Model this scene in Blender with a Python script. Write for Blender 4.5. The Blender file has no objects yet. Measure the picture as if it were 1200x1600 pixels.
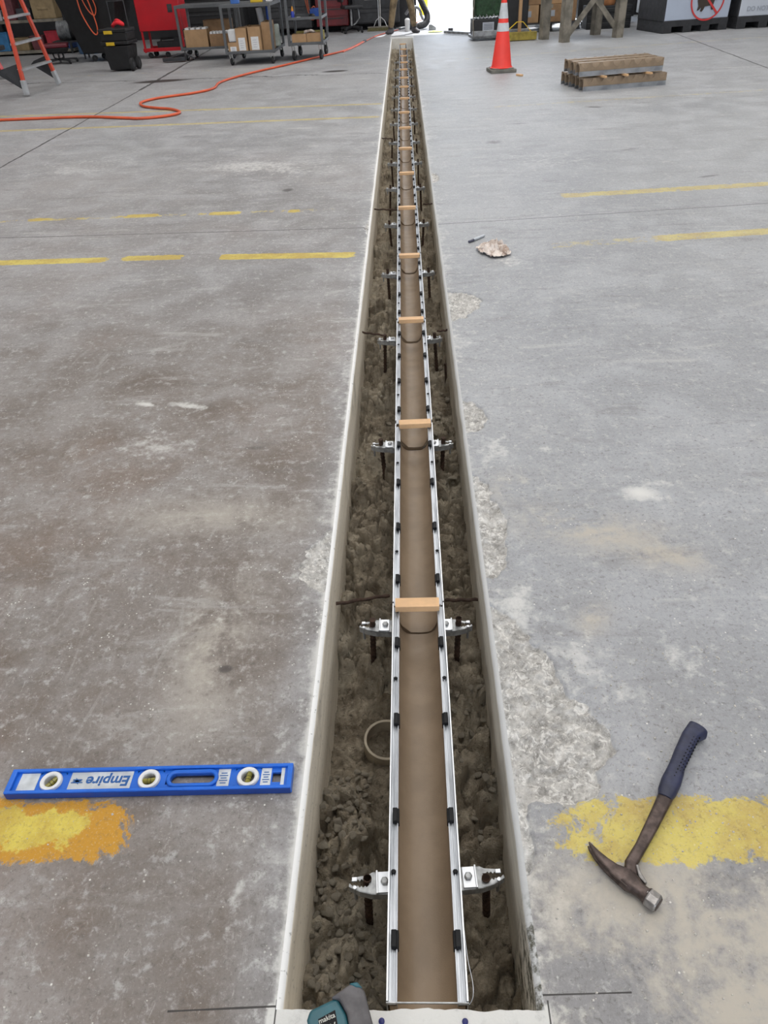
import bpy, bmesh, math, random
import numpy as np
from mathutils import Vector, Matrix, Euler
random.seed(7)
rng = np.random.default_rng(11)
sc = bpy.context.scene
COL = sc.collection
PI = math.pi

# ------------------------------------------------------------------ camera
cam_d = bpy.data.cameras.new('camera')
cam_d.sensor_fit = 'VERTICAL'
cam_d.sensor_height = 36.0
cam_d.lens = 36.0 * 1150.0 / 1600.0
cam_d.clip_end = 200
cam = bpy.data.objects.new('camera', cam_d)
COL.objects.link(cam)
_r = Vector((0.99883, 0.01877, -0.0445)).normalized()
_f = Vector((-0.04186, 0.79606, -0.60376)).normalized()
_u = _r.cross(_f).normalized()
_m = Matrix((( _r.x, _u.x, -_f.x, 0.0325), (_r.y, _u.y, -_f.y, 0.0), (_r.z, _u.z, -_f.z, 1.44), (0, 0, 0, 1)))
cam.matrix_world = _m
sc.camera = cam

# ------------------------------------------------------------------ exposure, sky, sun, large lights
sc.view_settings.view_transform = 'Standard'
sc.view_settings.look = 'None'
sc.view_settings.gamma = 1.0
sc.view_settings.use_curve_mapping = False
sc.view_settings.exposure = 0.0
world = bpy.data.worlds.new('world')
sc.world = world
world.use_nodes = True
_bg = world.node_tree.nodes['Background']
_bg.inputs[0].default_value = (0.80, 0.88, 1.0, 1)
_bg.inputs[1].default_value = 4.5
sun_d = bpy.data.lights.new('sun', 'SUN')
sun_d.energy = 6.0
sun_d.angle = math.radians(1.0)
sun = bpy.data.objects.new('sun', sun_d)
COL.objects.link(sun)
sun.rotation_euler = Euler((math.radians(-32), math.radians(14), 0))   # falls on the yard beyond the door, the roof keeps it off the hall
CEIL = 6.6
def area(x, y, sx, sy, power, col=(1, .98, .95)):
    d = bpy.data.lights.new('skylight', 'AREA')
    d.shape = 'RECTANGLE'; d.size = sx; d.size_y = sy; d.energy = power * 1.0; d.color = col
    o = bpy.data.objects.new('skylight', d); COL.objects.link(o)
    o.location = (x, y, CEIL - .06)
    return o
for ax, ay, p in ((-6, 1.5, 300), (0.6, 1.5, 420), (7, 1.5, 380), (-6, 8.5, 360), (0.6, 8.5, 460), (7, 8.5, 430), (-6, 15.5, 260), (0.6, 15.5, 480), (7, 15.5, 360)):
    area(ax, ay, 3.4, 4.4, p * .5)

# ------------------------------------------------------------------ node helpers
class NT:
    def __init__(s, name, rough=.6, metal=0., spec=.5):
        s.m = bpy.data.materials.new(name); s.m.use_nodes = True
        s.t = s.m.node_tree; s.n = s.t.nodes; s.l = s.t.links
        s.b = s.n['Principled BSDF']
        s.b.inputs['Roughness'].default_value = rough
        s.b.inputs['Metallic'].default_value = metal
        s.b.inputs['Specular IOR Level'].default_value = spec
        s.tc = s.n.new('ShaderNodeTexCoord')
        s.pos = s.tc.outputs['Object']
    def put(s, sock, v):
        if v is None: return
        if isinstance(v, bpy.types.NodeSocket): s.l.new(v, sock)
        elif isinstance(v, (tuple, list)):
            v = tuple(v)
            if len(sock.default_value) == 4 and len(v) == 3: v = v + (1,)
            sock.default_value = v
        else: sock.default_value = v
    def math(s, op, a, b=None, c=None, clamp=False):
        n = s.n.new('ShaderNodeMath'); n.operation = op; n.use_clamp = clamp
        s.put(n.inputs[0], a); s.put(n.inputs[1], b); s.put(n.inputs[2], c)
        return n.outputs[0]
    def sep(s, v):
        n = s.n.new('ShaderNodeSeparateXYZ'); s.put(n.inputs[0], v); return n.outputs
    def scale(s, v, sx, sy=1, sz=1):
        n = s.n.new('ShaderNodeMapping'); s.put(n.inputs['Vector'], v); n.inputs['Scale'].default_value = (sx, sy, sz)
        return n.outputs[0]
    def noise(s, sc_, detail=3, rough=.55, vec=None, dist=0):
        n = s.n.new('ShaderNodeTexNoise'); s.put(n.inputs['Vector'], vec or s.pos)
        n.inputs['Scale'].default_value = sc_; n.inputs['Detail'].default_value = detail
        n.inputs['Roughness'].default_value = rough; n.inputs['Distortion'].default_value = dist
        return n.outputs[0]
    def vor(s, sc_, vec=None, feat='F1'):
        n = s.n.new('ShaderNodeTexVoronoi'); n.feature = feat
        s.put(n.inputs['Vector'], vec or s.pos); n.inputs['Scale'].default_value = sc_
        return n.outputs['Distance']
    def step(s, v, a, b):
        n = s.n.new('ShaderNodeMapRange'); n.interpolation_type = 'SMOOTHSTEP'
        s.put(n.inputs[0], v); s.put(n.inputs[1], a); s.put(n.inputs[2], b)
        return n.outputs[0]
    def ramp(s, v, lo, hi, a=0., b=1.):
        n = s.n.new('ShaderNodeMapRange'); n.clamp = True
        s.put(n.inputs[0], v); s.put(n.inputs[1], lo); s.put(n.inputs[2], hi); s.put(n.inputs[3], a); s.put(n.inputs[4], b)
        return n.outputs[0]
    def mix(s, f, a, b, mode='MIX'):
        n = s.n.new('ShaderNodeMix'); n.data_type = 'RGBA'; n.blend_type = mode
        s.put(n.inputs[0], f); s.put(n.inputs[6], a); s.put(n.inputs[7], b)
        return n.outputs[2]
    def attr(s, name):
        n = s.n.new('ShaderNodeAttribute'); n.attribute_name = name; return n.outputs['Fac']
    def color(s, c): s.put(s.b.inputs['Base Color'], c)
    def bump(s, h, dist=.002, strength=1.):
        n = s.n.new('ShaderNodeBump'); s.put(n.inputs['Height'], h)
        n.inputs['Distance'].default_value = dist; n.inputs['Strength'].default_value = strength
        s.l.new(n.outputs[0], s.b.inputs['Normal'])

def simple(name, col, rough=.5, metal=0., var=.25, nscale=8., bump=0., bscale=60., col2=None, spec=.5, lo=.35, hi=.65):
    k = NT(name, rough, metal, spec)
    a = tuple(c * (1 - var) for c in col) if col2 is None else col2
    k.color(k.mix(k.step(k.noise(nscale, 5), lo, hi), a, col))
    if rough > .25:
        k.put(k.b.inputs['Roughness'], k.ramp(k.noise(nscale * 2.3, 3), .3, .7, rough * .85, min(1, rough * 1.15)))
    if bump: k.bump(k.noise(bscale, 4), bump)
    return k.m

# ------------------------------------------------------------------ numpy noise
def _hash(ix, iy, seed):
    h = (ix.astype(np.int64) * 374761393 + iy.astype(np.int64) * 668265263 + seed * 982451653) & 0x7fffffff
    h = (h ^ (h >> 13)) * 1274126177 & 0x7fffffff
    return ((h ^ (h >> 16)) & 0xffffff) / float(0xffffff)
def vnoise(x, y, seed=0):
    xi = np.floor(x); yi = np.floor(y); fx = x - xi; fy = y - yi
    fx = fx * fx * (3 - 2 * fx); fy = fy * fy * (3 - 2 * fy)
    a = _hash(xi, yi, seed); b = _hash(xi + 1, yi, seed); c = _hash(xi, yi + 1, seed); d = _hash(xi + 1, yi + 1, seed)
    return a + (b - a) * fx + (c - a) * fy + (a - b - c + d) * fx * fy
def fbm(x, y, f=1., oct=4, seed=0, g=.5):
    s = 0; amp = 1; t = 0
    for o in range(oct):
        s = s + amp * vnoise(x * f + 13.7 * o, y * f - 7.3 * o, seed + o); t += amp; amp *= g; f *= 2.03
    return s / t
def worley(x, y, seed=0):
    xi = np.floor(x); yi = np.floor(y)
    f1 = np.full(x.shape, 9.); f2 = np.full(x.shape, 9.); cid = np.zeros(x.shape)
    for dx in (-1, 0, 1):
        for dy in (-1, 0, 1):
            cx = xi + dx; cy = yi + dy
            px = cx + _hash(cx, cy, seed); py = cy + _hash(cx, cy, seed + 5)
            d = np.hypot(px - x, py - y)
            new = d < f1
            f2 = np.where(new, f1, np.minimum(f2, d)); cid = np.where(new, _hash(cx, cy, seed + 9), cid)
            f1 = np.where(new, d, f1)
    return f1, f2, cid
def sstep(v, a, b):
    t = np.clip((v - a) / (b - a), 0, 1); return t * t * (3 - 2 * t)
def polysdf(x, y, poly):
    """signed distance, positive inside"""
    d = np.full(x.shape, 1e9); ins = np.zeros(x.shape, bool)
    n = len(poly)
    for i in range(n):
        x0, y0 = poly[i]; x1, y1 = poly[(i + 1) % n]
        ex, ey = x1 - x0, y1 - y0
        t = np.clip(((x - x0) * ex + (y - y0) * ey) / (ex * ex + ey * ey + 1e-12), 0, 1)
        d = np.minimum(d, np.hypot(x - x0 - t * ex, y - y0 - t * ey))
        c = ((y0 > y) != (y1 > y)) & (x < (x1 - x0) * (y - y0) / (y1 - y0 + 1e-12) + x0)
        ins ^= c
    return np.where(ins, d, -d)

# ------------------------------------------------------------------ object helpers
def tag(o, label=None, cat=None, group=None, kind=None):
    if label: o['label'] = label
    if cat: o['category'] = cat
    if group: o['group'] = group
    if kind: o['kind'] = kind
    return o
def empty(name, label, cat, loc=(0, 0, 0), rz=0., group=None):
    o = bpy.data.objects.new(name, None); COL.objects.link(o)
    o.empty_display_size = .05
    o.location = loc; o.rotation_euler = (0, 0, rz)
    return tag(o, label, cat, group)
def kids(o): return [c for c in bpy.data.objects if c.parent == o]
def copy_tree(o, parent=None, cache={}):
    c = o.copy(); COL.objects.link(c)
    if parent is not None: c.parent = parent
    for ch in cache.setdefault(o.name, kids(o)): copy_tree(ch, c)
    return c
class MB:
    def __init__(s): s.v = []; s.f = []; s.mi = []; s.cur = 0
    def add(s, vs, fs):
        k = len(s.v); s.v += [tuple(v) for v in vs]
        for f in fs: s.f.append(tuple(i + k for i in f)); s.mi.append(s.cur)
        return s
    def box(s, c, d, rz=0., M=None):
        x, y, z = d[0] / 2, d[1] / 2, d[2] / 2
        p = [(-x, -y, -z), (x, -y, -z), (x, y, -z), (-x, y, -z), (-x, -y, z), (x, -y, z), (x, y, z), (-x, y, z)]
        R = M if M is not None else Matrix.Rotation(rz, 3, 'Z')
        return s.add([Vector(c) + R @ Vector(q) for q in p], [(3, 2, 1, 0), (4, 5, 6, 7), (0, 1, 5, 4), (1, 2, 6, 5), (2, 3, 7, 6), (3, 0, 4, 7)])
    def bar(s, p0, p1, w, h, up=(0, 0, 1)):
        p0 = Vector(p0); p1 = Vector(p1); d = (p1 - p0); L = d.length; d.normalize()
        u = Vector(up); 
        if abs(u.dot(d)) > .95: u = Vector((0, 1, 0))
        a = d.cross(u).normalized(); b = a.cross(d).normalized()
        R = Matrix((a, d, b)).transposed()
        return s.box((p0 + p1) / 2, (w, L, h), M=R)
    def frustum(s, c, d0, d1, h):
        x0, y0 = d0[0] / 2, d0[1] / 2; x1, y1 = d1[0] / 2, d1[1] / 2; cx, cy, cz = c
        return s.add([(cx - x0, cy - y0, cz), (cx + x0, cy - y0, cz), (cx + x0, cy + y0, cz), (cx - x0, cy + y0, cz),
                      (cx - x1, cy - y1, cz + h), (cx + x1, cy - y1, cz + h), (cx + x1, cy + y1, cz + h), (cx - x1, cy + y1, cz + h)],
                     [(3, 2, 1, 0), (4, 5, 6, 7), (0, 1, 5, 4), (1, 2, 6, 5), (2, 3, 7, 6), (3, 0, 4, 7)])
    def tube(s, path, r, n=10, cap=True, closed=False):
        P = [Vector(p) for p in path]; m = len(P)
        rr = r if isinstance(r, (list, tuple)) else [r] * m
        k = len(s.v); prev = None
        for i, p in enumerate(P):
            t = (P[(i + 1) % m] - P[i - 1]) if closed else (P[min(i + 1, m - 1)] - P[max(i - 1, 0)])
            t.normalize()
            if prev is None:
                a = t.orthogonal().normalized()
            else:
                a = (prev - t * prev.dot(t)).normalized()
            prev = a; b = t.cross(a)
            for j in range(n):
                q = 2 * PI * j / n
                s.v.append(tuple(p + (a * math.cos(q) + b * math.sin(q)) * rr[i]))
        for i in range(m if closed else m - 1):
            i2 = (i + 1) % m
            for j in range(n):
                j2 = (j + 1) % n
                s.f.append((k + i * n + j, k + i * n + j2, k + i2 * n + j2, k + i2 * n + j)); s.mi.append(s.cur)
        if cap and not closed:
            s.f.append(tuple(k + j for j in reversed(range(n)))); s.mi.append(s.cur)
            s.f.append(tuple(k + (m - 1) * n + j for j in range(n))); s.mi.append(s.cur)
        return s
    def cyl(s, p0, p1, r0, r1=None, n=20):
        return s.tube([p0, p1], [r0, r0 if r1 is None else r1], n)
    def lathe(s, prof, c=(0, 0, 0), n=32, M=None, closed=False):
        R = M or Matrix.Identity(3); k = len(s.v); m = len(prof)
        for (r, z) in prof:
            for j in range(n):
                q = 2 * PI * j / n
                s.v.append(tuple(Vector(c) + R @ Vector((r * math.cos(q), r * math.sin(q), z))))
        for i in range(m if closed else m - 1):
            i2 = (i + 1) % m
            for j in range(n):
                j2 = (j + 1) % n
                s.f.append((k + i * n + j, k + i * n + j2, k + i2 * n + j2, k + i2 * n + j)); s.mi.append(s.cur)
        if not closed:
            if prof[0][0] > 1e-6: s.f.append(tuple(k + j for j in reversed(range(n)))); s.mi.append(s.cur)
            if prof[-1][0] > 1e-6: s.f.append(tuple(k + (m - 1) * n + j for j in range(n))); s.mi.append(s.cur)
        return s
    def prism(s, poly, z0, z1, M=None, o=(0, 0, 0)):
        R = M or Matrix.Identity(3); n = len(poly)
        A = sum(poly[i][0] * poly[(i + 1) % n][1] - poly[(i + 1) % n][0] * poly[i][1] for i in range(n))
        if A < 0: poly = list(reversed(poly))
        vs = [Vector(o) + R @ Vector((x, y, z0)) for x, y in poly] + [Vector(o) + R @ Vector((x, y, z1)) for x, y in poly]
        fs = [tuple(reversed(range(n))), tuple(range(n, 2 * n))] + [(i, (i + 1) % n, n + (i + 1) % n, n + i) for i in range(n)]
        return s.add(vs, fs)
    def build(s, name, mat, parent=None, bevel=0., smooth=False, seg=2, sub=0):
        me = bpy.data.meshes.new(name); me.from_pydata(s.v, [], s.f)
        mats = mat if isinstance(mat, (list, tuple)) else [mat]
        for m_ in mats: me.materials.append(m_)
        if len(mats) > 1: me.polygons.foreach_set('material_index', s.mi)
        bm = bmesh.new(); bm.from_mesh(me)
        bmesh.ops.recalc_face_normals(bm, faces=bm.faces); bm.to_mesh(me); bm.free()
        o = bpy.data.objects.new(name, me); COL.objects.link(o)
        if parent is not None: o.parent = parent
        if bevel:
            md = o.modifiers.new('bevel', 'BEVEL'); md.width = bevel; md.segments = seg; md.limit_method = 'ANGLE'; md.angle_limit = math.radians(35)
            md.harden_normals = False
        if sub:
            md = o.modifiers.new('sub', 'SUBSURF'); md.levels = sub; md.render_levels = sub
        if smooth:
            for p in me.polygons: p.use_smooth = True
            try: me.set_sharp_from_angle(angle=math.radians(40))
            except Exception: pass
        return o
def catmull(pts, n=8):
    P = [Vector(p) for p in pts]; out = []
    for i in range(len(P) - 1):
        a = P[max(i - 1, 0)]; b = P[i]; c = P[i + 1]; d = P[min(i + 2, len(P) - 1)]
        for k in range(n):
            t = k / n
            out.append(.5 * ((2 * b) + (c - a) * t + (2 * a - 5 * b + 4 * c - d) * t * t + (3 * b - a - 3 * c + d) * t ** 3))
    out.append(P[-1]); return out
def text_mesh(name, body, size, mat, parent, loc, rot, extrude=.0004, bold=0.0, shear=0., align='CENTER'):
    cu = bpy.data.curves.new(name, 'FONT'); cu.body = body; cu.size = size; cu.extrude = extrude
    cu.offset = bold; cu.shear = shear; cu.align_x = align; cu.align_y = 'CENTER'
    t = bpy.data.objects.new(name, cu); COL.objects.link(t)
    dg = bpy.context.evaluated_depsgraph_get()
    me = bpy.data.meshes.new_from_object(t.evaluated_get(dg))
    bpy.data.objects.remove(t); bpy.data.curves.remove(cu)
    me.materials.clear(); me.materials.append(mat)
    o = bpy.data.objects.new(name, me); COL.objects.link(o); o.parent = parent
    o.location = loc; o.rotation_euler = rot
    return o
def grid_mesh(name, X, Y, Z, keep, mat, attrs={}, kind=None, smooth=True):
    """X,Y,Z 2-D arrays (ny,nx); keep (ny-1,nx-1) bool of faces"""
    ny, nx = X.shape
    idx = np.arange(ny * nx).reshape(ny, nx)
    f = np.stack([idx[:-1, :-1], idx[:-1, 1:], idx[1:, 1:], idx[1:, :-1]], -1)[keep]
    used = np.zeros(ny * nx, bool); used[f.ravel()] = True
    remap = np.cumsum(used) - 1
    f = remap[f]
    co = np.stack([X.ravel(), Y.ravel(), Z.ravel()], -1)[used].astype(np.float32)
    me = bpy.data.meshes.new(name)
    me.vertices.add(len(co)); me.vertices.foreach_set('co', co.ravel())
    me.loops.add(f.size); me.loops.foreach_set('vertex_index', f.ravel().astype(np.int32))
    me.polygons.add(len(f)); me.polygons.foreach_set('loop_start', (np.arange(len(f)) * 4).astype(np.int32))
    if smooth: me.polygons.foreach_set('use_smooth', np.ones(len(f), bool))
    me.update(calc_edges=True)
    for k, a in attrs.items():
        at = me.attributes.new(k, 'FLOAT', 'POINT'); at.data.foreach_set('value', a.ravel()[used].astype(np.float32))
    me.materials.append(mat)
    o = bpy.data.objects.new(name, me); COL.objects.link(o)
    if kind: o['kind'] = kind
    return o
ORD = ['nearest', 'second', 'third', 'fourth', 'fifth', 'sixth', 'seventh', 'eighth', 'ninth', 'tenth', 'eleventh', 'twelfth', 'thirteenth',
       'fourteenth', 'fifteenth', 'sixteenth', 'seventeenth', 'eighteenth']

# ================================================================== THE SETTING
TL, TR, T0, T1 = -.2275, .2325, .488, 18.45      # the saw-cut trench in the slab
# ---- floor material
k = NT('worn_concrete', .58, 0, .35)
P = k.pos
n_big = k.noise(.55, 5, .6); n_mid = k.noise(3.2, 6, .62, dist=.4); n_fine = k.noise(26, 6, .7); n_grain = k.noise(230, 3, .6)
st = k.noise(1.0, 6, .65, vec=k.scale(P, 2.2, 9, 1), dist=.6)
st2 = k.noise(1.0, 5, .6, vec=k.scale(P, 14, 3.2, 1), dist=1.0)
brn = k.attr('brn'); yel = k.attr('yel'); spl = k.attr('spl'); dst = k.attr('dst'); drk = k.attr('drk'); tan_ = k.attr('tan')
grey = k.mix(k.ramp(n_big, .3, .7), (.25, .257, .272), (.352, .358, .37))
grey = k.mix(k.math('MULTIPLY', k.step(n_mid, .42, .66), .55), grey, (.41, .42, .44))
brown = k.mix(k.ramp(n_mid, .3, .7), (.125, .093, .070), (.222, .178, .143))
brown = k.mix(k.math('MULTIPLY', k.step(n_big, .45, .62), .5), brown, (.235, .155, .11))
bfac = k.math('MULTIPLY', brn, k.ramp(k.math('ADD', n_mid, k.math('MULTIPLY', n_fine, .3)), .40, .72, 1., .62), clamp=True)
n_f2 = k.noise(85, 9, .78, dist=.5); n_f3 = k.noise(34, 9, .78, vec=k.scale(P, 1.6, .7, 1), dist=1.2)
c = k.mix(bfac, grey, brown)
# scuffs, pale and dark
c = k.mix(k.math('MULTIPLY', k.step(st, .56, .74), .50), c, (.50, .49, .475))
c = k.mix(k.math('MULTIPLY', k.step(st, .46, .30), .30), c, (.12, .11, .105))
c = k.mix(k.math('MULTIPLY', k.step(st2, .60, .75), .30), c, (.46, .45, .43))
c = k.mix(k.math('MULTIPLY', k.step(k.noise(9, 9, .82, dist=1.5), .58, .72), .30), c, (.52, .51, .49))
c = k.mix(k.math('MULTIPLY', k.step(n_fine, .53, .68), .45), c, (.54, .53, .51))
c = k.mix(k.math('MULTIPLY', k.step(n_fine, .44, .32), .22), c, (.085, .078, .07))
c = k.mix(k.math('MULTIPLY', k.step(n_f2, .47, .36), .55), c, (.095, .085, .075))
c = k.mix(k.math('MULTIPLY', k.step(n_f2, .54, .68), .42), c, (.52, .50, .47))
c = k.mix(k.math('MULTIPLY', k.step(n_f3, .57, .68), .40), c, (.56, .54, .51))
c = k.mix(k.math('MULTIPLY', k.step(n_f3, .42, .32), .35), c, (.10, .088, .078))
c = k.mix(k.math('MULTIPLY', k.step(n_grain, .60, .75), .30), c, (.60, .59, .56))
c = k.mix(k.math('MULTIPLY', k.step(n_grain, .40, .28), .35), c, (.07, .065, .06))
# small white chips and dark pits
sp = k.vor(55); spn = k.noise(7, 3)
c = k.mix(k.math('MULTIPLY', k.step(sp, .16, .06), k.step(spn, .50, .62)), c, (.72, .70, .65))
sp2 = k.vor(41, vec=k.scale(P, 1, 1.3, 1))
c = k.mix(k.math('MULTIPLY', k.step(sp2, .07, .03), k.step(k.noise(4.3, 3), .58, .68)), c, (.05, .045, .04))
# tan stains / pale dust
c = k.mix(k.math('MULTIPLY', tan_, k.step(k.math('ADD', n_mid, k.math('MULTIPLY', n_fine, .5)), .62, .86), clamp=True), c, (.44, .40, .34))
dm = k.math('MULTIPLY', dst, k.step(k.math('ADD', k.math('MULTIPLY', n_fine, .7), k.math('MULTIPLY', n_mid, .5)), k.ramp(dst, 0, 1, .70, .30), k.ramp(dst, 0, 1, .84, .55)), clamp=True)
c = k.mix(dm, c, (.64, .63, .60))
# yellow paint, worn
ym = k.step(k.math('ADD', yel, k.math('ADD', k.math('MULTIPLY', k.noise(10, 9, .80, dist=.9), 1.35), k.math('MULTIPLY', n_fine, .6))), 1.44, 1.54)
yc = k.mix(k.step(k.noise(6, 5, .7), .42, .62), (.50, .36, .06), (.64, .52, .09))
yc = k.mix(k.math('MULTIPLY', k.attr('yor'), k.step(k.math('ADD', k.noise(13, 6, .7), k.attr('ywid')), .95, 1.03)), yc, (.50, .25, .022))
yc = k.mix(k.math('MULTIPLY', k.step(n_f2, .48, .38), .45), yc, (.22, .15, .06))
yc = k.mix(k.math('MULTIPLY', k.step(n_grain, .55, .7), .35), yc, (.55, .52, .40))
fade = k.attr('yfade')
c = k.mix(k.math('MULTIPLY', ym, k.math('SUBTRACT', 1.0, fade)), c, yc)
# spalled rough patches
sc1 = k.mix(k.ramp(k.noise(30, 6, .7), .32, .68), (.22, .21, .195), (.62, .60, .57))
sc1 = k.mix(k.math('MULTIPLY', k.step(k.noise(65, 6, .75, dist=.6), .46, .34), .6), sc1, (.14, .13, .115))
sc1 = k.mix(k.math('MULTIPLY', k.step(k.noise(48, 6, .75, dist=.8), .50, .62), .7), sc1, (.80, .78, .74))
c = k.mix(k.step(spl, .35, .6), c, sc1)
# dark oil / damp
c = k.mix(k.math('MULTIPLY', drk, k.step(k.math('ADD', drk, k.math('MULTIPLY', n_mid, .8)), .75, 1.0)), c, (.045, .038, .036))
# sawn joints and cracks
def crack(p0, p1, w, strength=.9, wob=.0):
    global c
    dx, dy = p1[0] - p0[0], p1[1] - p0[1]; L = math.hypot(dx, dy); dx /= L; dy /= L
    xyz = k.sep(P)
    vx = k.math('SUBTRACT', xyz[0], p0[0]); vy = k.math('SUBTRACT', xyz[1], p0[1])
    t = k.math('ADD', k.math('MULTIPLY', vx, dx), k.math('MULTIPLY', vy, dy))
    d = k.math('ADD', k.math('MULTIPLY', vx, -dy), k.math('MULTIPLY', vy, dx))
    if wob: d = k.math('ADD', d, k.math('MULTIPLY', k.math('SUBTRACT', k.noise(2.2, 6, .65), .5), wob))
    d = k.math('ABSOLUTE', d)
    ww = k.ramp(n_mid, .3, .7, w * .5, w * 1.3)
    m = k.math('LESS_THAN', d, ww)
    m = k.math('MULTIPLY', m, k.math('GREATER_THAN', t, 0.)); m = k.math('MULTIPLY', m, k.math('LESS_THAN', t, L))
    c = k.mix(k.math('MULTIPLY', m, strength), c, (.035, .032, .03))
crack((-14, 5.58), (-.2275, 5.02), .0052, .85, .02)
crack((.2325, 5.03), (12, 5.95), .0045, .8, .02)
crack((-3.74, 4.5), (-3.86, 12.3), .013, .85, .05)
crack((-3.86, 12.3), (-4.1, 20.8), .026, .85, .05)
crack((4.79, 10.0), (5.2, 17.5), .015, .7, .04)
crack((-7.0, 13.9), (-.25, 12.9), .020, .85, .5)
crack((.25, 12.9), (4.8, 13.4), .006, .35, .3)
crack((-.2275, 9.62), (-3.6, 9.9), .004, .3, .05)
crack((.24, 8.8), (1.6, 9.1), .004, .3, .15)
crack((-.416, .484), (-.2275, .4925), .0022, .95)
crack((.2325, .511), (.385, .5155), .0022, .95)
crack((-.2275, .503), (-.2275, -1.5), .0016, .95)
crack((.2395, .503), (.2395, -1.5), .0020, .95)
k.color(c)
k.put(k.b.inputs['Roughness'], k.ramp(n_mid, .3, .7, .46, .66))
hgt = k.math('ADD', k.math('MULTIPLY', n_fine, .5), k.math('MULTIPLY', n_grain, .25))
hgt = k.math('ADD', hgt, k.math('MULTIPLY', k.math('MULTIPLY', k.noise(60, 5, .7), spl), 3.0))
k.bump(hgt, .0022, .8)
M_floor = k.m

def spaced(a, b, first, ratio):
    out = [a]; d = first
    while out[-1] < b:
        out.append(out[-1] + d); d *= ratio
    out[-1] = b; return out
fine = .0062
xr = list(np.arange(TR, TR + .62, fine)) + spaced(TR + .62, 12., fine, 1.045)[1:]
xl = list(np.arange(TL, TL - .75, -fine)) + [-v for v in spaced(-TL + .75, 14., fine, 1.045)[1:]]
xm = list(np.linspace(TL, TR, 50))[1:-1]
xs = np.array(sorted(xl + xm + xr))
ys = np.array(list(np.linspace(-8, .36, 30))[:-1] + list(np.linspace(.36, T0, 25))[:-1] + list(np.arange(T0, 2.3, fine)) + spaced(2.3, T1, fine * 1.05, 1.0032)[0:] + list(np.linspace(T1, 21.5, 60))[1:])
GX, GY = np.meshgrid(xs, ys)
SPALL = [  # outlines of the broken-out patches beside the cut
    [(.20, 1.47), (.27, 1.44), (.335, 1.332), (.369, 1.204), (.385, 1.15), (.44, 1.115), (.47, 1.05), (.462, 1.0), (.424, .937), (.40, .885), (.33, .86), (.20, .87)],
    [(.20, 2.66), (.27, 2.61), (.322, 2.547), (.33, 2.472), (.29, 2.41), (.20, 2.36)],
    [(.20, 2.12), (.26, 2.08), (.30, 1.95), (.33, 1.849), (.32, 1.74), (.301, 1.64), (.26, 1.585), (.20, 1.57)],
    [(.20, 3.84), (.30, 3.80), (.367, 3.764), (.395, 3.66), (.385, 3.587), (.31, 3.47), (.20, 3.38)],
    [(-.20, 1.83), (-.26, 1.80), (-.305, 1.70), (-.30, 1.60), (-.272, 1.543), (-.20, 1.53)],
    [(.20, 6.5), (.28, 6.42), (.30, 6.3), (.26, 6.15), (.20, 6.1)],
    [(-.20, 5.15), (-.25, 5.12), (-.26, 5.0), (-.24, 4.9), (-.20, 4.88)],
    [(.20, 1.30), (.25, 1.2), (.26, .86), (.25, .74), (.20, .70)],
]
wob = (fbm(GX, GY, 22, 4, 3) - .5) * .05
spl = np.zeros(GX.shape)
sd_all = np.full(GX.shape, -9.)
near = (np.abs(GX) < .8) & (GY < 7.5)
gx, gy, gw = GX[near], GY[near], wob[near]
for p in SPALL:
    sd_all[near] = np.maximum(sd_all[near], polysdf(gx, gy, p) + gw)
spl = sstep(sd_all, -.004, .006)
# z of the floor
Z = np.zeros(GX.shape)
rough = fbm(GX, GY, 55, 4, 21, .6)
terr = np.clip(sd_all / .03, 0, 2.2); terr = np.floor(terr + rough * .8) * .6 + .4
Z -= spl * (.004 + .0045 * terr + .017 * (rough - .3))
Z += spl * .0035 * np.sin(sd_all * 2 * PI / .028 + rough * 5) * (sd_all < .12)
Z = np.where(spl > .01, np.minimum(Z, 0.0), Z)
Z -= sstep(-GY, -.54, -.44) * (np.abs(GX) < .232) * 0.0015
# trench edges wobble a little, chips bite in
edge_n = (fbm(ys * 0, ys, 14, 4, 40) - .5)
inside = (GX > TL + 1e-6) & (GX < TR - 1e-6) & (GY > T0 + 1e-6) & (GY < T1 - 1e-6)
keep = ~(((GX[:-1, :-1] >= TL - 1e-6) & (GX[:-1, 1:] <= TR + 1e-6)) & ((GY[:-1, :-1] >= T0 - 1e-6) & (GY[1:, :-1] <= T1 + 1e-6)))
# broken front edge of the near slab
fr = (np.abs(GX) < .235) & (np.abs(GY - T0) < 1e-6)
lip = (fbm(GX, GY, 30, 4, 77) - .5) * .016
YY = GY.copy()
YY += np.where((np.abs(GX) < .215) & (GY < T0 + 1e-6) & (GY > .45), lip * sstep(GY, .45, T0), 0)
# ---- painted stripes etc. as masks
def seg_band(p0, p1, w, soft=.02):
    dx, dy = p1[0] - p0[0], p1[1] - p0[1]; L = math.hypot(dx, dy); dx /= L; dy /= L
    t = (GX - p0[0]) * dx + (GY - p0[1]) * dy; d = np.abs(-(GX - p0[0]) * dy + (GY - p0[1]) * dx)
    return sstep(w / 2 - d, -soft, soft) * sstep(t, -.02, .06) * sstep(L - t, -.02 - soft, .02 + 2.5 * soft)
yel = np.zeros(GX.shape); yfade = np.zeros(GX.shape); yor = np.zeros(GX.shape); ywid = np.zeros(GX.shape)
def stripe(p0, p1, w, amt, fade_, soft=.018):
    global yel, yfade
    b = seg_band(p0, p1, w, soft)
    yel = np.where(b * amt > yel, b * amt, yel); yfade = np.where(b > .01, fade_, yfade)
stripe((-1.8, .835), (-.53, .815), .150, .76, .0, .055)
stripe((1.9, .80), (.265, .815), .170, .68, .18, .045)
stripe((-8, 4.75), (-1.83, 4.565), .10, .95, .12)
stripe((-1.78, 4.58), (-1.34, 4.56), .10, .80, .15)
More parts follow.
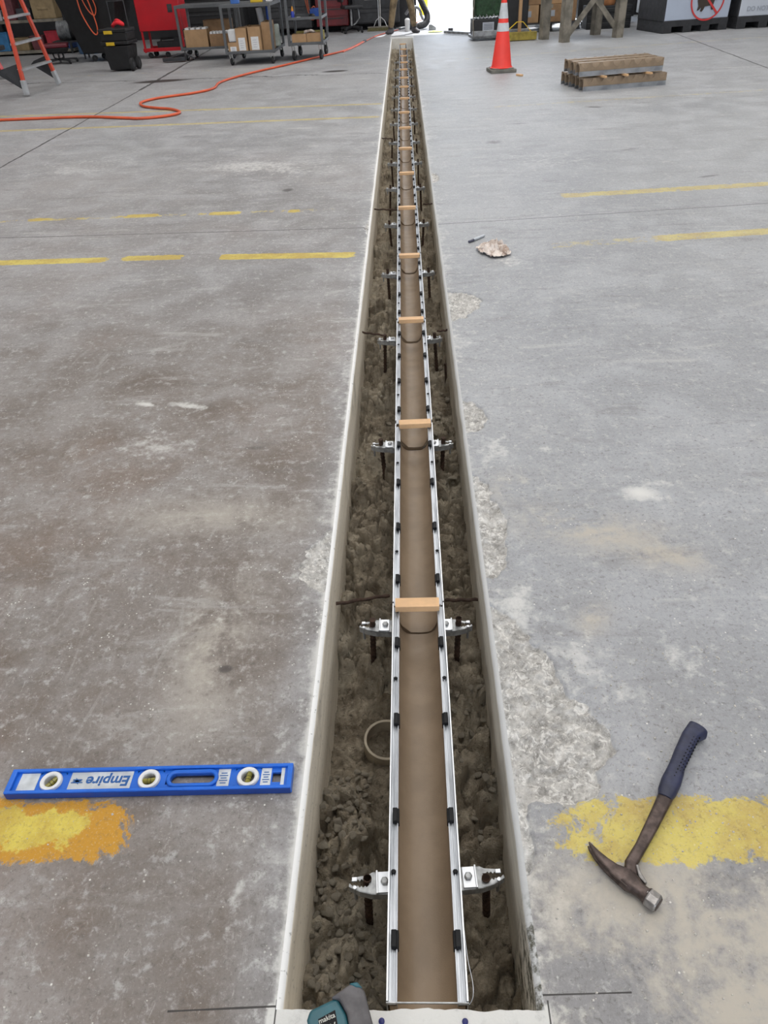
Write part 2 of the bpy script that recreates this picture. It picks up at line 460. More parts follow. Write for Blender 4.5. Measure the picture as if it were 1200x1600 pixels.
stripe((-1.15, 4.535), (-.27, 4.475), .105, .92, .12)
stripe((.85, 4.50), (1.5, 4.56), .12, .50, .62); stripe((1.45, 4.555), (6, 4.93), .13, .66, .42)
stripe((-8, 5.62), (-.45, 5.50), .08, .46, .4)
for a_, b_, y_ in ((-2.75, -2.58, 5.55), (-2.05, -1.76, 5.54), (-1.43, -1.15, 5.515), (-.85, -.72, 5.50)): stripe((a_, y_), (b_, y_ - .008), .09, .86, .15)
stripe((1.1, 5.60), (7, 5.95), .13, .64, .45)
stripe((-8, 9.55), (-.22, 9.17), .11, .74, .5)
stripe((-8, 10.7), (-.22, 10.05), .11, .72, .5)
stripe((1.0, 9.45), (8, 10.1), .12, .5, .72)
stripe((1.0, 14.2), (8, 15.6), .16, .5, .72)
stripe((-8, 14.6), (-.3, 14.2), .12, .45, .6)
yor = ((GX < -.4) & (GY < 1.2)).astype(float)
ywid = np.where(yor > 0, np.abs(GY - .825) * 6.5 + .22 + .75 * sstep(GX, -.72, -.60), 0)
brn = np.zeros(GX.shape)
brn = np.where(GX < 0, 1.0 - .55 * sstep(GY, 2.4, 4.6) - .28 * sstep(GY, 4.8, 9), 0)  # brown stain, with the dimmer light at near left put into the tone
brn = np.where((GX > 0), .30 * sstep(.80 - GY, -.10, .12) + .08 * (1 - sstep(GY, 1, 2)), brn)
brn *= np.where(GX < 0, sstep(-GX, .2275, .36) * .45 + .55, 1)
tan_ = np.zeros(GX.shape)
def blob(cx, cy, rx, ry, a, arr, rot=0.):
    c_, s_ = math.cos(rot), math.sin(rot)
    u = ((GX - cx) * c_ + (GY - cy) * s_) / rx; v = (-(GX - cx) * s_ + (GY - cy) * c_) / ry
    return np.maximum(arr, a * np.exp(-(u * u + v * v)))
tan_ = blob(.58, 1.78, .22, .09, 1., tan_, -.35); tan_ = blob(.76, 1.66, .12, .06, 1., tan_, -.3); tan_ = blob(.38, 2.0, .12, .10, .6, tan_)
tan_ = blob(.50, 1.41, .04, .06, 1., tan_, -.5); tan_ = np.maximum(tan_, 1.0 * ((GX > 0) & (GY < 1.0)) * sstep(.78 - GY, -.06, .1)); tan_ = blob(.33, .60, .14, .22, 1., tan_)
tan_ = blob(-.50, 1.35, .10, .25, .8, tan_); tan_ = blob(-.62, 1.9, .3, .1, .5, tan_)
dst = np.zeros(GX.shape)
dst = np.maximum(dst, .85 * np.exp(-np.maximum(0, TL - GX) / .018) * (GX < TL + .001))
dst = np.maximum(dst, .60 * np.exp(-np.maximum(0, TL - GX) / .10) * (GX < TL + .001) * (.35 + .65 * fbm(GX, GY, 2.5, 3, 61)))
dst = np.maximum(dst, .55 * np.exp(-np.maximum(0, GX - TR) / .11) * (GX > TR - .001) * (.3 + .9 * fbm(GX, GY, 2.2, 3, 63)))
dst = np.maximum(dst, .92 * ((np.abs(GX) < .24) & (GY < T0 + .01) & (GY > -1.5)))
for b in ((-1.062, 2.673, .06, .02, .95), (-.86, 2.643, .13, .03, .8), (.769, 1.969, .07, .045, .9), (.508, 2.25, .05, .05, .7), (.85, 2.02, .1, .03, .5), (.33, 2.25, .08, .12, .6),
          (.70, 1.25, .10, .10, .55), (.55, 1.15, .10, .05, .5), (-.95, 2.35, .2, .12, .45), (.60, 4.25, .13, .09, .6), (-.5, 1.45, .05, .12, .4), (-.33, .69, .014, .024, .62),
          (.30, 1.45, .08, .14, .75), (.42, 1.25, .10, .12, .5), (-3.0, 7.3, .6, .5, .4), (-1.2, 6.9, .8, .4, .5), (1.2, 6.7, .5, .4, .3)):
    dst = blob(b[0], b[1], b[2], b[3], b[4], dst, -.3)
drk = np.zeros(GX.shape)
for b in ((-3.80, 13.25, .42, .16, 1.6, .1), (-3.3, 13.35, .5, .05, .7, .2), (-1.05, 13.42, .19, .11, 1.7, .1), (.84, 7.552, .16, .16, .55, 0), (1.95, 7.0, .22, .06, .5, .3), (2.3, 5.98, .2, .04, .6, .3),
          (2.1, 9.15, .15, .06, .8, -.4), (-.551, 2.311, .10, .03, .55, 0), (-.46, 1.25, .03, .02, .8, 0), (-.9, 6.1, .07, .09, .7, 0), (1.15, 8.4, .18, .05, .6, 0), (-3.0, 13.0, 1.2, .05, .55, .15),
          (-.45, 2.55, .2, .03, .4, .2), (-.38, 3.4, .3, .02, .4, -.5), (.55, 2.35, .04, .12, .4, .2)):
    drk = blob(b[0], b[1], b[2], b[3], b[4], drk, b[5])
grid_mesh('floor', GX, YY, Z, keep, M_floor, dict(yel=yel, yfade=yfade, yor=yor, ywid=ywid, brn=brn, spl=spl, dst=dst, drk=drk, tan=tan_), 'structure')

# ---- faces of the cut
k = NT('cut_concrete_face', .75, 0, .3)
xyz = k.sep(k.pos)
c = k.mix(k.ramp(k.noise(1.0, 5, .6, vec=k.scale(k.pos, 5, 2, 40)), .3, .7), (.70, .63, .51), (.87, .80, .68))  # paler than the right face: its lit side is in the colour
c = k.mix(k.math('MULTIPLY', k.step(k.noise(1., 5, .7, vec=k.scale(k.pos, 20, 3, 3)), .55, .75), .5), c, (.22, .20, .165))
c = k.mix(k.step(xyz[2], -.0095, -.0075), c, (.86, .855, .84))  # white top edge: cutting dust, with the lit edge painted in too
c = k.mix(k.math('MULTIPLY', k.step(k.noise(90, 3), .62, .72), .5), c, (.12, .11, .09))
k.color(c); k.bump(k.noise(45, 4), .0012); M_cut = k.m
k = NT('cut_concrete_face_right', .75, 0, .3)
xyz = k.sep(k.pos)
c = k.mix(k.ramp(k.noise(1.0, 5, .6, vec=k.scale(k.pos, 5, 2, 40)), .3, .7), (.56, .52, .44), (.78, .74, .65))  # same concrete, darker: shade on the right face is in the colour
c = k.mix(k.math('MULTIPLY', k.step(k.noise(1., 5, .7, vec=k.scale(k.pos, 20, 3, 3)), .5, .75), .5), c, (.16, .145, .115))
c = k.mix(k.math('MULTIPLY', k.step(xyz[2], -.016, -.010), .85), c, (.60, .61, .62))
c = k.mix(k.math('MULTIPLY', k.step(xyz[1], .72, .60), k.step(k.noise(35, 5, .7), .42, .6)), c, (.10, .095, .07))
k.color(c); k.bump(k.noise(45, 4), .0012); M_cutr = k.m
def trench_side(name, x, sgn, mat):
    yy = ys[(ys > T0 - 1e-6) & (ys < T1 + 1e-6)]
    zz = np.array([0.0, -.003, -.008, -.02, -.05, -.09, -.14, -.2, -.28, -.37, -.5])
    A, B = np.meshgrid(zz, yy)
    X = np.full(A.shape, x) + (-sgn) * .0125 * np.clip(-A / .009, 0, 1) + (fbm(A, B, 9, 3, int(50 + sgn)) - .5) * .006 * sstep(-A, 0, .03)
    o = grid_mesh(name, X, B, A, np.ones((len(yy) - 1, len(zz) - 1), bool), mat, {}, 'structure')
    return o
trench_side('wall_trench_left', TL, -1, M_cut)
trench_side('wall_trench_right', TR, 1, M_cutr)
mb = MB(); mb.box((.0025, T1 + .20, -.2485), (.50, .40, .50))
M_end = simple('pale_form_board', (.62, .61, .58), .7, var=.12, nscale=6)
tag(mb.build('wall_trench_far', M_end, bevel=.003), kind='structure')
mb = MB()
xx = np.linspace(TL - .01, TR + .01, 60)
vs = []; fs = []
for i, x in enumerate(xx):
    for j, z in enumerate((-.001, -.01, -.05, -.12, -.25, -.45)):
        yv = T0 - .0015 + float((fbm(np.array([x]), np.array([z + 3]), 24, 4, 5)[0] - .5)) * .014 - .004
        vs.append((x, yv if j else T0 - .004, z))
for i in range(59):
    for j in range(5):
        a = i * 6 + j; fs.append((a, a + 1, a + 7, a + 6))
mb.add(vs, fs); tag(mb.build('wall_trench_near', M_cut, smooth=True), kind='structure')

# ---- dug earth in the bottom of the trench
k = NT('damp_earth', .95, 0, .15)
c = k.mix(k.ramp(k.noise(14, 6, .65), .3, .7), (.135, .105, .072), (.50, .43, .325))
c = k.mix(k.math('MULTIPLY', k.step(k.noise(5, 4), .45, .62), .5), c, (.50, .445, .35))
c = k.mix(k.math('MULTIPLY', k.step(k.noise(48, 6, .75), .44, .33), .8), c, (.045, .036, .026))
c = k.mix(k.math('MULTIPLY', k.step(k.noise(120, 3, .6), .60, .74), .5), c, (.42, .38, .31))
k.color(c); k.bump(k.math('ADD', k.noise(55, 8, .75), k.math('MULTIPLY', k.noise(220, 4), .35)), .011); M_earth = k.m
dx = np.linspace(TL + .0100, TR - .0100, 112)
dy = np.array(list(np.arange(T0 - .015, 3.6, .0048)) + spaced(3.6, T1, .0048, 1.0045)[1:])
DX, DY = np.meshgrid(dx, dy)
dig = .315 + .012 * np.sin(DY * 2.1) - .09 * sstep(DY, 8, 15)
dig -= .075 * sstep(-DX, -.02, .14) * sstep(1.25 - DY, 0, .35) + .035 * sstep(DX, .10, .2) * sstep(1.9 - DY, 0, .3)
f1, f2, cid = worley(DX * 21 + fbm(DX, DY, 14, 2, 7) * 1.2, DY * 15, 3)
g1, g2, gid = worley(DX * 48 + fbm(DX, DY, 30, 2, 9), DY * 40, 8)
patch = sstep(fbm(DX, DY, 5, 3, 31), .42, .60)
DZ = -dig + (fbm(DX, DY, 7, 5, 12) - .5) * .11 + patch * ((cid - .4) * .07 + np.minimum(f2 - f1, .22) * .16) + (1 - patch) * (fbm(DX, DY, 26, 4, 17) - .5) * .03
DZ += ((gid - .5) * .016 + np.minimum(g2 - g1, .2) * .045 - .008)
DZ += (fbm(DX, DY, 95, 3, 55, .6) - .5) * .014 * (1 - .6 * sstep(DY, 3, 6)) - .02 * sstep(fbm(DX, DY, 19, 3, 66), .66, .72)
uc = (np.abs(DX - .0325) < .08)
DZ = np.where(uc, np.minimum(DZ, -.165), DZ)
def dirt_z(x, y):
    i = int(np.clip(np.searchsorted(dy, y), 0, len(dy) - 1)); j = int(np.clip(np.searchsorted(dx, x), 0, len(dx) - 1))
    return float(DZ[i, j])
tag(grid_mesh('earth', DX, DY, DZ, np.ones((len(dy) - 1, len(dx) - 1), bool), M_earth), 'rough brown dug earth lying in the bottom of the long trench', 'earth', kind='stuff')

# ---- the hall round it
M_wall = simple('painted_block_wall', (.30, .30, .31), .8, var=.25, nscale=1.5, bump=.002, bscale=20)
M_dark = simple('dark_panel_wall', (.028, .028, .032), .7, var=.3, nscale=2)
M_ceil = simple('ceiling_sheet', (.55, .55, .55), .8, var=.1, nscale=1)
def slab(name, a, b, mat):
    mb = MB(); mb.box([(a[i] + b[i]) / 2 for i in range(3)], [b[i] - a[i] for i in range(3)])
    return tag(mb.build(name, mat), kind='structure')
WY = 21.5
slab('wall_left', (-14.2, -8, 0), (-14, WY, CEIL), M_wall)
slab('wall_right', (12, -8, 0), (12.2, WY, CEIL), M_wall)
slab('wall_far_left', (-14.2, WY, 0), (.36, WY + .25, CEIL), M_dark)
slab('wall_far_right', (5.0, WY, 0), (12.2, WY + .25, CEIL), M_dark)
slab('wall_far_lintel', (.36, WY, 4.3), (5.0, WY + .25, CEIL), M_dark)
slab('wall_near', (-14.2, -8.2, 0), (-4.5, -8, CEIL), M_wall)
slab('wall_near_right', (5.5, -8.2, 0), (12.2, -8, CEIL), M_wall)
slab('wall_near_lintel', (-4.5, -8.2, 4.5), (5.5, -8, CEIL), M_wall)
slab('ceiling', (-14.2, -8.2, CEIL), (12.2, WY + .25, CEIL + .2), M_ceil)
k = NT('yard_concrete', .8, 0, .3)
k.color(k.mix(k.noise(1.5, 5), (.62, .61, .58), (.74, .73, .70))); M_yard = k.m
slab('floor_yard', (-30, WY, -.12), (34, 90, -.004), M_yard)

# ================================================================== MATERIALS FOR THE THINGS
M_poly = simple('tan_polymer_concrete', (.295, .220, .150), .46, var=.18, nscale=11, bump=.0004, bscale=400, spec=.35)
k = NT('galvanized_steel', .42, .80, .5)
_z = k.sep(k.pos)[2]
k.color(k.mix(k.step(_z, -.004, -.0015), k.mix(k.step(k.noise(1., 5, .6, vec=k.scale(k.pos, 60, 6, 6)), .35, .65), (.30, .315, .34), (.47, .49, .52)), (.68, .70, .73)))  # lip tops coloured lighter: their edge highlight is painted in
M_galv = k.m
M_zinc = simple('zinc_plate', (.44, .45, .455), .5, .6, var=.35, nscale=40)
M_clip = simple('black_plastic', (.006, .006, .007), .6, var=.3, spec=.25)
M_rust = simple('rusty_rebar', (.075, .042, .028), .85, .2, var=.5, nscale=60, bump=.0008, bscale=200)
M_pine = simple('pine_strip', (.74, .46, .24), .6, var=.18, nscale=14)
M_pvc = simple('dusty_pvc', (.42, .36, .27), .7, var=.25, nscale=20)
M_stone = simple('broken_concrete_stone', (.44, .385, .30), .92, var=.45, nscale=22, bump=.003, bscale=110)

# ------------------------------------------------------------------ the drain channel sections
CX = .0325
def channel_proto(name):
    """1 m long section, origin at the middle of its near end, rail tops at z = 0, runs along +Y"""
    r = empty(name, None, 'drain channel')
    L = .996; mb = MB()
    outer = [(-.066, -.024), (-.066, -.052), (-.060, -.060), (-.058, -.085), (-.030, -.138), (.030, -.138), (.058, -.085), (.060, -.060), (.066, -.052), (.066, -.024)]
    inn = [(.0530, -.024)] + [(.0530 * math.cos(q) ** .6 if math.cos(q) > 0 else 0, -.078 - .047 * math.sin(q)) for q in [i * PI / 2 / 6 for i in range(7)]]
    inn = inn[:-1] + [(0, -.125)]
    inn = inn + [(-x, z) for x, z in reversed(inn[:-1])]
    prof = outer + inn
    n = len(prof)
    for y in (0, L): mb.v += [(x, y, z) for x, z in prof]
    mb.f += [(i, (i + 1) % n, n + (i + 1) % n, n + i) for i in range(n)]
    # end faces between outer and inner skins
    no, ni = len(outer), len(inn)
    for e in (0, n):
        io = list(range(no)); ii = [no + j for j in range(ni)]
        m_ = min(no, ni)
        seq = []
        # walk: outer i matches inner reversed index proportionally
        a = 0; b = 0
        while a < no - 1 or b < ni - 1:
            if b >= ni - 1 or (a < no - 1 and (a + 1) / (no - 1) <= (b + 1) / (ni - 1)):
                seq.append((io[a], io[a + 1], ii[ni - 1 - b])); a += 1
            else:
                seq.append((io[a], ii[ni - 1 - b], ii[ni - 2 - b])); b += 1
        mb.f += [tuple(e + q for q in t) for t in seq]
    mb.mi = [0] * len(mb.f)
    mb.build('channel_body', M_poly, r, smooth=True)
    # scalloped pockets standing out from the outer faces
    for s in (-1, 1):
        rb = MB(); N = 8; p = L / N
        for q in range(N):
            y0 = q * p + .008; y1 = (q + 1) * p - .008; m = 9
            # web with a round-bottomed pocket cut in it
            arc = [((y0 + y1) / 2 - .046 * math.cos(PI * t / m), -.1375 + .052 * math.sin(PI * t / m)) for t in range(m + 1)]
            poly = [(q * p, -.138), (y0 + .002, -.138)] + arc + [((q + 1) * p, -.138), ((q + 1) * p, -.0535), (q * p, -.0535)]
            rb.box((s * .0625, q * p + .004, -.119), (.017, .007, .034))
            Mx = Matrix(((0, 0, 1), (1, 0, 0), (0, 1, 0)))
            rb.prism(poly, .0645 if s > 0 else -.0715, .0715 if s > 0 else -.0645, M=Mx)
        rb.build('rib_band', M_poly, r)
    for s in (-1, 1):
        rl = MB()
        prof = [(.0710, 0), (.0682, 0), (.0675, -.016), (.0625, -.0165), (.0621, -.0125), (.0606, -.0125), (.0602, -.0165), (.0552, -.0165), (.0546, -.0105), (.0526, -.0105), (.0526, -.034), (.0536, -.034), (.0538, -.0190), (.0695, -.0190), (.0695, -.052), (.0718, -.052)]
        prof = [(s * x * 1.0, z) for x, z in prof]
        Mx = Matrix(((1, 0, 0), (0, 0, 1), (0, 1, 0)))
        rl.prism(prof, 0, L, M=Mx)
        ro = rl.build('edge_rail', M_galv, r)
        for q in (.235, .735):
            sb = MB(); sb.lathe([(.0052, 0), (.0052, .0012), (.0036, .003), (.0, .0032)], (s * .0613, q, -.0126), 12)
            sb.build('screw', M_clip, ro, smooth=True)
        for q in (.105, .355, .605, .855):
            cb = MB()
            cb.box((s * .0590, q, -.0085), (.0105, .032, .012)); cb.box((s * .0530, q, -.016), (.006, .032, .020))
            cb.build('locking_clip', M_clip, r, bevel=.0018)
    return r
sec = channel_proto('drain_channel'); sec0 = sec
def chx(y): return CX + .0045 * math.sin(y * .55) - .0010 * max(0, y - 4) * .9
first = True
JOINT0 = 1.485
for i in range(17):
    o = sec if i == 0 else copy_tree(sec)
    y = JOINT0 - 1 + i * 1.0
    if i == 0: y = JOINT0 - 1 + .017
    o.location = (chx(y), y, -.001)
    o.rotation_euler = (0, 0, -math.atan((chx(y + 1) - chx(y))) )
    if i == 0:
        o.scale = (1, .980, 1)
        lab = 'tan drain channel section with bright steel rails at the open near end of the trench'
    elif i == 16:
        lab = 'farthest in-place drain channel section, ending against the pale board at the far end of trench'
    else:
        lab = '%s in-place drain channel section counted from the near end of the trench' % ORD[i]
    tag(o, lab, 'drain channel', 'drain channel sections laid end to end in the trench')

eb = MB(); eb.box((0, -.0015, -.006), (.143, .002, .005)); eo = eb.build('end_bar', M_zinc, sec)
wr_ = MB(); wr_.tube(catmull([(.071, .12, -.004), (.074, .07, -.002), (.080, .03, -.001), (.079, .008, -.004), (.072, -.004, -.005)], 8), .0007, 6); wr_.build('loose_wire', M_galv, sec)
# ---- strips of pine laid across the rails
mb = MB(); mb.box((0, 0, .011), (.122, .036, .020))
st0 = mb.build('wooden_spacer', M_pine, bevel=.0012)
ky = [1.475, 2.462, 3.468, 4.437, 5.476, 6.503, 7.466, 8.471, 9.399, 10.411, 11.409, 12.312, 13.263, 14.19, 15.15, 16.27, 17.26]
for i, y in enumerate(ky):
    o = st0 if i == 0 else st0.copy()
    if i: COL.objects.link(o)
    o.location = (chx(y) + (-.003, .004, 0, .002)[i % 4], y, -.0158 if i else -.0158)
    o.rotation_euler = (0, 0, (.0, .035, .02, .01, -.01, .03)[i % 6])
    tag(o, ('%s pine strip across the channel rails counted from the near end' % ORD[i]) if i else 'large pine strip nearest the camera, laid across the channel rails', 'wood strip', 'pine strips spacing the channel rails')

# ---- installation brackets gripping rebar stakes
def bracket_proto():
    r = empty('installation_bracket', None, 'bracket')
    for s in (-1, 1):
        w = MB()
        up_ = [(.0, .024), (.030, .026), (.058, .026), (.064, .012)]
        teeth = [(.064, .012), (.066, .016), (.074, .014), (.077, .019), (.083, .012), (.088, .0165), (.092, .010), (.098, .0125), (.104, .006)]
        low = [(.108, -.001), (.100, -.001), (.097, -.007), (.092, -.003), (.088, -.009), (.083, -.004), (.079, -.010), (.074, -.004), (.068, -.006), (.064, .000)]
        tail = [(.060, .002), (.060, -.0)]
        poly = [(0, .026), (.050, .026), (.060, .022)] + [(.062, .008), (.070, .0075), (.072, .012), (.077, .0075), (.080, .012), (.085, .0075), (.088, .012), (.093, .007), (.098, .010), (.103, .005),
                (.096, .001), (.093, -.003), (.089, .000), (.085, -.005), (.081, -.001), (.077, -.006), (.073, -.002), (.070, -.006), (.062, -.006)] + [(.0615, -.008), (.075, -.010), (.108, -.002), (.108, -.008), (.085, -.018), (.055, -.026), (0, -.028)]
        # solid plate with a toothed jaw, as two arms joined at the root
        armA = [(.0, .026), (.052, .026), (.064, .020), (.100, .016), (.106, .008), (.101, .0045), (.097, .0105), (.093, .0055), (.089, .0115), (.084, .0065), (.080, .0120), (.075, .0075), (.071, .012), (.067, .0085), (.058, .0085), (.0, .0085)]
        armB = [(.0, .0085), (.058, .0085), (.062, -.004), (.067, -.008), (.071, -.0045), (.076, -.009), (.080, -.0045), (.085, -.0085), (.089, -.003), (.094, -.007), (.098, -.001), (.103, -.0035), (.110, .003), (.112, -.003), (.085, -.018), (.055, -.026), (.0, -.029)]
        for a in (armA, armB): w.prism([(s * x, y) for x, y in a], -.0025, 0)
        w.prism([(s * .0, -.0265), (s * .055, -.0235), (s * .085, -.0155), (s * .112, -.002), (s * .112, -.0045), (s * .085, -.018), (s * .055, -.026), (s * .0, -.029)], -.020, 0)
        w.prism([(s * .0, .026), (s * .052, .026), (s * .052, .0235), (s * .0, .0235)], -.020, 0)
        jo = w.build('jaw_plate', M_zinc, r); jo.location = (s * .070, 0, 0); jo.scale = (.84, .9, 1)
        p = MB(); p.box((s * .091, .0, .0022), (.030, .044, .0032)); p.box((s * .104, 0, .004), (.004, .048, .006))
        p.build('saddle_plate', M_galv, r, bevel=.0008)
        b = MB(); b.lathe([(.0085, 0), (.0085, .006), (.006, .0075), (0, .008)], (s * .088, 0, .0038), 6)
        b.build('bolt_head', M_zinc, r)
        b = MB(); b.cyl((s * .151, -.008, .004), (s * .151, -.008, -.045), .0038, n=10); b.box((s * .152, .009, .002), (.010, .008, .005))
        b.build('clamp_bolt', M_galv, r, smooth=True)
    c_ = MB(); c_.box((0, 0, -.026), (.172, .036, .005)); c_.box((-.0845, 0, -.013), (.003, .036, .028)); c_.box((.0845, 0, -.013), (.003, .036, .028)); c_.build('cross_strap', M_zinc, r)
    return r
br = bracket_proto()
def stake(x, y, ztop, lean, lx=0.):
    mb = MB()
    p = [(lx * t * .10, lean * t * .10, -t * .30) for t in (0, .5, 1)]
    mb.tube(p, .0078, 10)
    for q in range(18):
        t = q / 18.; z = -t * .30
        mb.tube([(lx * t * .10, lean * t * .10, z), (lx * t * .10, lean * t * .10, z - .005)], .0092, 10)
    return mb
stk = stake(0, 0, 0, 0).build('rebar_stake', M_rust, smooth=True)
by = [.752, 1.492, 2.487, 3.485, 4.455, 5.485, 6.49, 7.42, 8.38, 9.4, 10.4, 11.4, 12.4, 13.4, 14.4, 15.4]
BZ = -.118
nst = 0
for i, y in enumerate(by):
    o = br if i == 0 else copy_tree(br)
    y = y + .015
    z = BZ - .002 * (i % 3)
    bx_ = chx(y) + (.004 if i == 0 else -.009)
    o.location = (bx_, y, z); o.rotation_euler = (0, 0, (.055, -.01, .0, .0, .02, -.02)[i % 6] if i < 6 else .01 * ((i * 7) % 3 - 1))
    dn = max(0, (-.165 - .14 * float(sstep(np.array(y), 6, 16)) + .165))
    tag(o, ('%s steel bracket under the drain channel counted from the near end' % ORD[i]) if i else 'bright toothed steel bracket nearest the camera, halfway along the first channel section', 'bracket', 'steel brackets holding up the drain channel')
    for s, nm in ((-1, 'left'), (1, 'right')):
        t = stk if nst == 0 else stk.copy()
        if nst: COL.objects.link(t)
        nst += 1
        t.location = (bx_ + s * .1245, y + .001, z + (.026 if i else .008))
        t.rotation_euler = ((-.05, .05, -.03, .02, -.04)[(i + (s > 0)) % 5], (.03, -.05, .02)[(i * 2 + (s > 0)) % 3], .3 * i)
        tag(t, 'rusty rebar stake gripped by the %s jaw of the %s bracket' % (nm, ORD[i]), 'rebar stake', 'rebar stakes driven through the brackets')

# ---- rebar stubs left sticking out of the slab faces
def dowel(p0, p1, label, r=.0052):
    mb = MB(); n = 14
    P = [Vector(p0).lerp(Vector(p1), q / n) + Vector((0, 0, .002 * math.sin(q * 1.3))) for q in range(n + 1)]
    mb.tube(P, [r * (1.12 if q % 2 else .95) for q in range(n + 1)], 8)
    tag(mb.build('rebar_dowel', M_rust, smooth=True), label, 'rebar', 'rebar stubs sticking out of the trench walls')
k_ = (-.2295, .2345)
dowel((k_[0], 1.625, -.145), (-.052, 1.665, -.148), 'bent rebar stub from left trench wall beside the nearest wood strip')
dowel((.118, 1.635, -.145), (k_[1], 1.635, -.145), 'rebar stub from right trench wall beside the nearest wood strip')
dowel((k_[0], 3.565, -.10), (-.105, 3.54, -.112), 'rebar stub from left trench wall beside the third wood strip')
dowel((.168, 3.54, -.10), (k_[1], 3.53, -.09), 'rebar stub from right trench wall beside the third wood strip')
dowel((k_[0], 5.72, -.07), (-.04, 5.70, -.075), 'rebar rod from left trench wall just beyond the fifth wood strip')
dowel((.15, 5.80, -.07), (k_[1], 5.80, -.07), 'rebar rod from right trench wall just beyond the fifth wood strip')
dowel((k_[0], 8.3, -.06), (-.10, 8.3, -.07), 'far rebar rod from the left trench wall before the eighth wood strip')
mb = MB(); mb.tube([(.205, 3.33, -.33), (.203, 3.33, -.25), (.200, 3.335, -.18)], .006, 8)
tag(mb.build('rebar_stake', M_rust, smooth=True), 'short rusty rod standing against right trench wall by the third bracket', 'rebar stake')

# ---- pipe collars in the earth under the channel
for x, y, lab in ((-.062, 1.238, 'dusty beige pipe collar half buried under left rail of channel'), (.060, 1.238, 'dusty beige pipe collar mostly hidden under right rail of channel')):
    mb = MB(); mb.lathe([(.063, 0), (.063, .045), (.0555, .045), (.0555, 0)], (0, 0, 0), 40, closed=True)
    o = mb.build('pipe_collar', M_pvc, bevel=.0012, smooth=True); o.location = (x, y, -.327)
    o.rotation_euler = (.06, .05 if x < 0 else -.08, 0)
    tag(o, lab, 'pipe collar')

# ---- rubble stones
protos = []
for v in range(9):
    bm = bmesh.new(); rr = random.Random(100 + v)
    for q in range(16):
        d = Vector((rr.gauss(0, 1), rr.gauss(0, 1), rr.gauss(0, 1))).normalized() * rr.uniform(.8, 1.05)
        bm.verts.new((d.x * 1.0, d.y * rr.uniform(.75, .95), d.z * .68))
    bmesh.ops.convex_hull(bm, input=list(bm.verts))
    for vv in [vv for vv in bm.verts if not vv.link_faces]: bm.verts.remove(vv)
    bmesh.ops.bevel(bm, geom=list(bm.edges), offset=.10, segments=1, affect='EDGES')
    me = bpy.data.meshes.new('rubble_stone'); bm.to_mesh(me); bm.free(); me.materials.append(M_stone)
    protos.append(me)
def stone(x, y, r, label, group, zoff=.45):
    o = bpy.data.objects.new('rubble_stone', random.choice(protos)); COL.objects.link(o)
    o.location = (x, y, dirt_z(x, y) + r * zoff); o.scale = (r, r * random.uniform(.75, 1.05), r * random.uniform(.7, .95))
    o.rotation_euler = (random.uniform(-.5, .5), random.uniform(-.5, .5), random.uniform(0, 6.28))
    tag(o, label, 'stone', group)
placed = []
def try_stone(x0, x1, y0, y1, r0, r1, label, group, n, gap=.8):
    c_ = 0; t = 0
    while c_ < n and t < n * 30:
        t += 1
        x = random.uniform(x0, x1); y = random.uniform(y0, y1); r = random.uniform(r0, r1) if random.random() < .7 else random.uniform(r0, (r0 + r1) / 2)
        if x - r < TL + .002 or x + r > TR - .002: continue
        if any((x - a) ** 2 + (y - b) ** 2 < (gap * (r + q)) ** 2 for a, b, q in placed): continue
        placed.append((x, y, r)); stone(x, y, r, label, group); c_ += 1
try_stone(-.224, -.10, -0+.515, 1.15, .010, .0205, 'brown rubble stone in the gravelly heap along left trench wall near the camera', 'rubble stones heaped along the left wall', 150, .74)
try_stone(-.12, -.05, .515, .74, .008, .018, 'brown rubble stone between nearest left bracket jaw and end slab', 'rubble stones by the nearest bracket', 22)
try_stone(.115, .222, .9, 1.15, .008, .018, 'brown rubble stone right of the channel level with the pipe collars', 'rubble stones right of the collars', 14)
try_stone(.115, .225, 1.24, 1.42, .009, .022, 'brown rubble stone right of the channel before the second bracket', 'rubble stones before the second bracket on the right', 14)
try_stone(.12, .222, 2.4, 4.2, .014, .030, 'brown rubble lump against right trench wall past the third bracket', 'rubble lumps along the right wall', 22)
try_stone(-.222, -.06, 1.1, 4.5, .008, .018, 'brown rubble stone scattered on earth left of channel past the collars', 'rubble stones scattered left of the channel', 24)

# ================================================================== THINGS ON THE NEAR FLOOR
M_blue = simple('blue_plastic', (.012, .135, .62), .35, var=.15, nscale=20)
M_blued = simple('blue_edge', (.006, .045, .26), .4, var=.2)
M_labelw = simple('scuffed_label', (.62, .65, .67), .5, var=.25, nscale=30)
M_white = simple('white_plastic', (.72, .72, .72), .4, var=.1, nscale=30)
M_vial = simple('vial_green', (.26, .23, .045), .15, var=.3, nscale=60)
M_navy = simple('navy_print', (.01, .09, .30), .4, var=0)
# ---- spirit level (local x along the tool, y across, z up)
L_ = .63; Wd = .060; H_ = .022
lv = empty('spirit_level', 'blue spirit level with white vial rings lying on floor left of the trench', 'spirit level', (-.8785, .889, .0005), math.atan2(.0095, .630))
fr_ = MB()
fr_.box((L_ / 2, .0035, H_ / 2), (L_, .007, H_)); fr_.box((L_ / 2, Wd - .0035, H_ / 2), (L_, .007, H_))
fr_.box((.006, Wd / 2, H_ / 2), (.012, Wd - .01, H_)); fr_.box((L_ - .006, Wd / 2, H_ / 2), (.012, Wd - .01, H_))
fr_.build('frame', M_blue, lv, bevel=.0018)
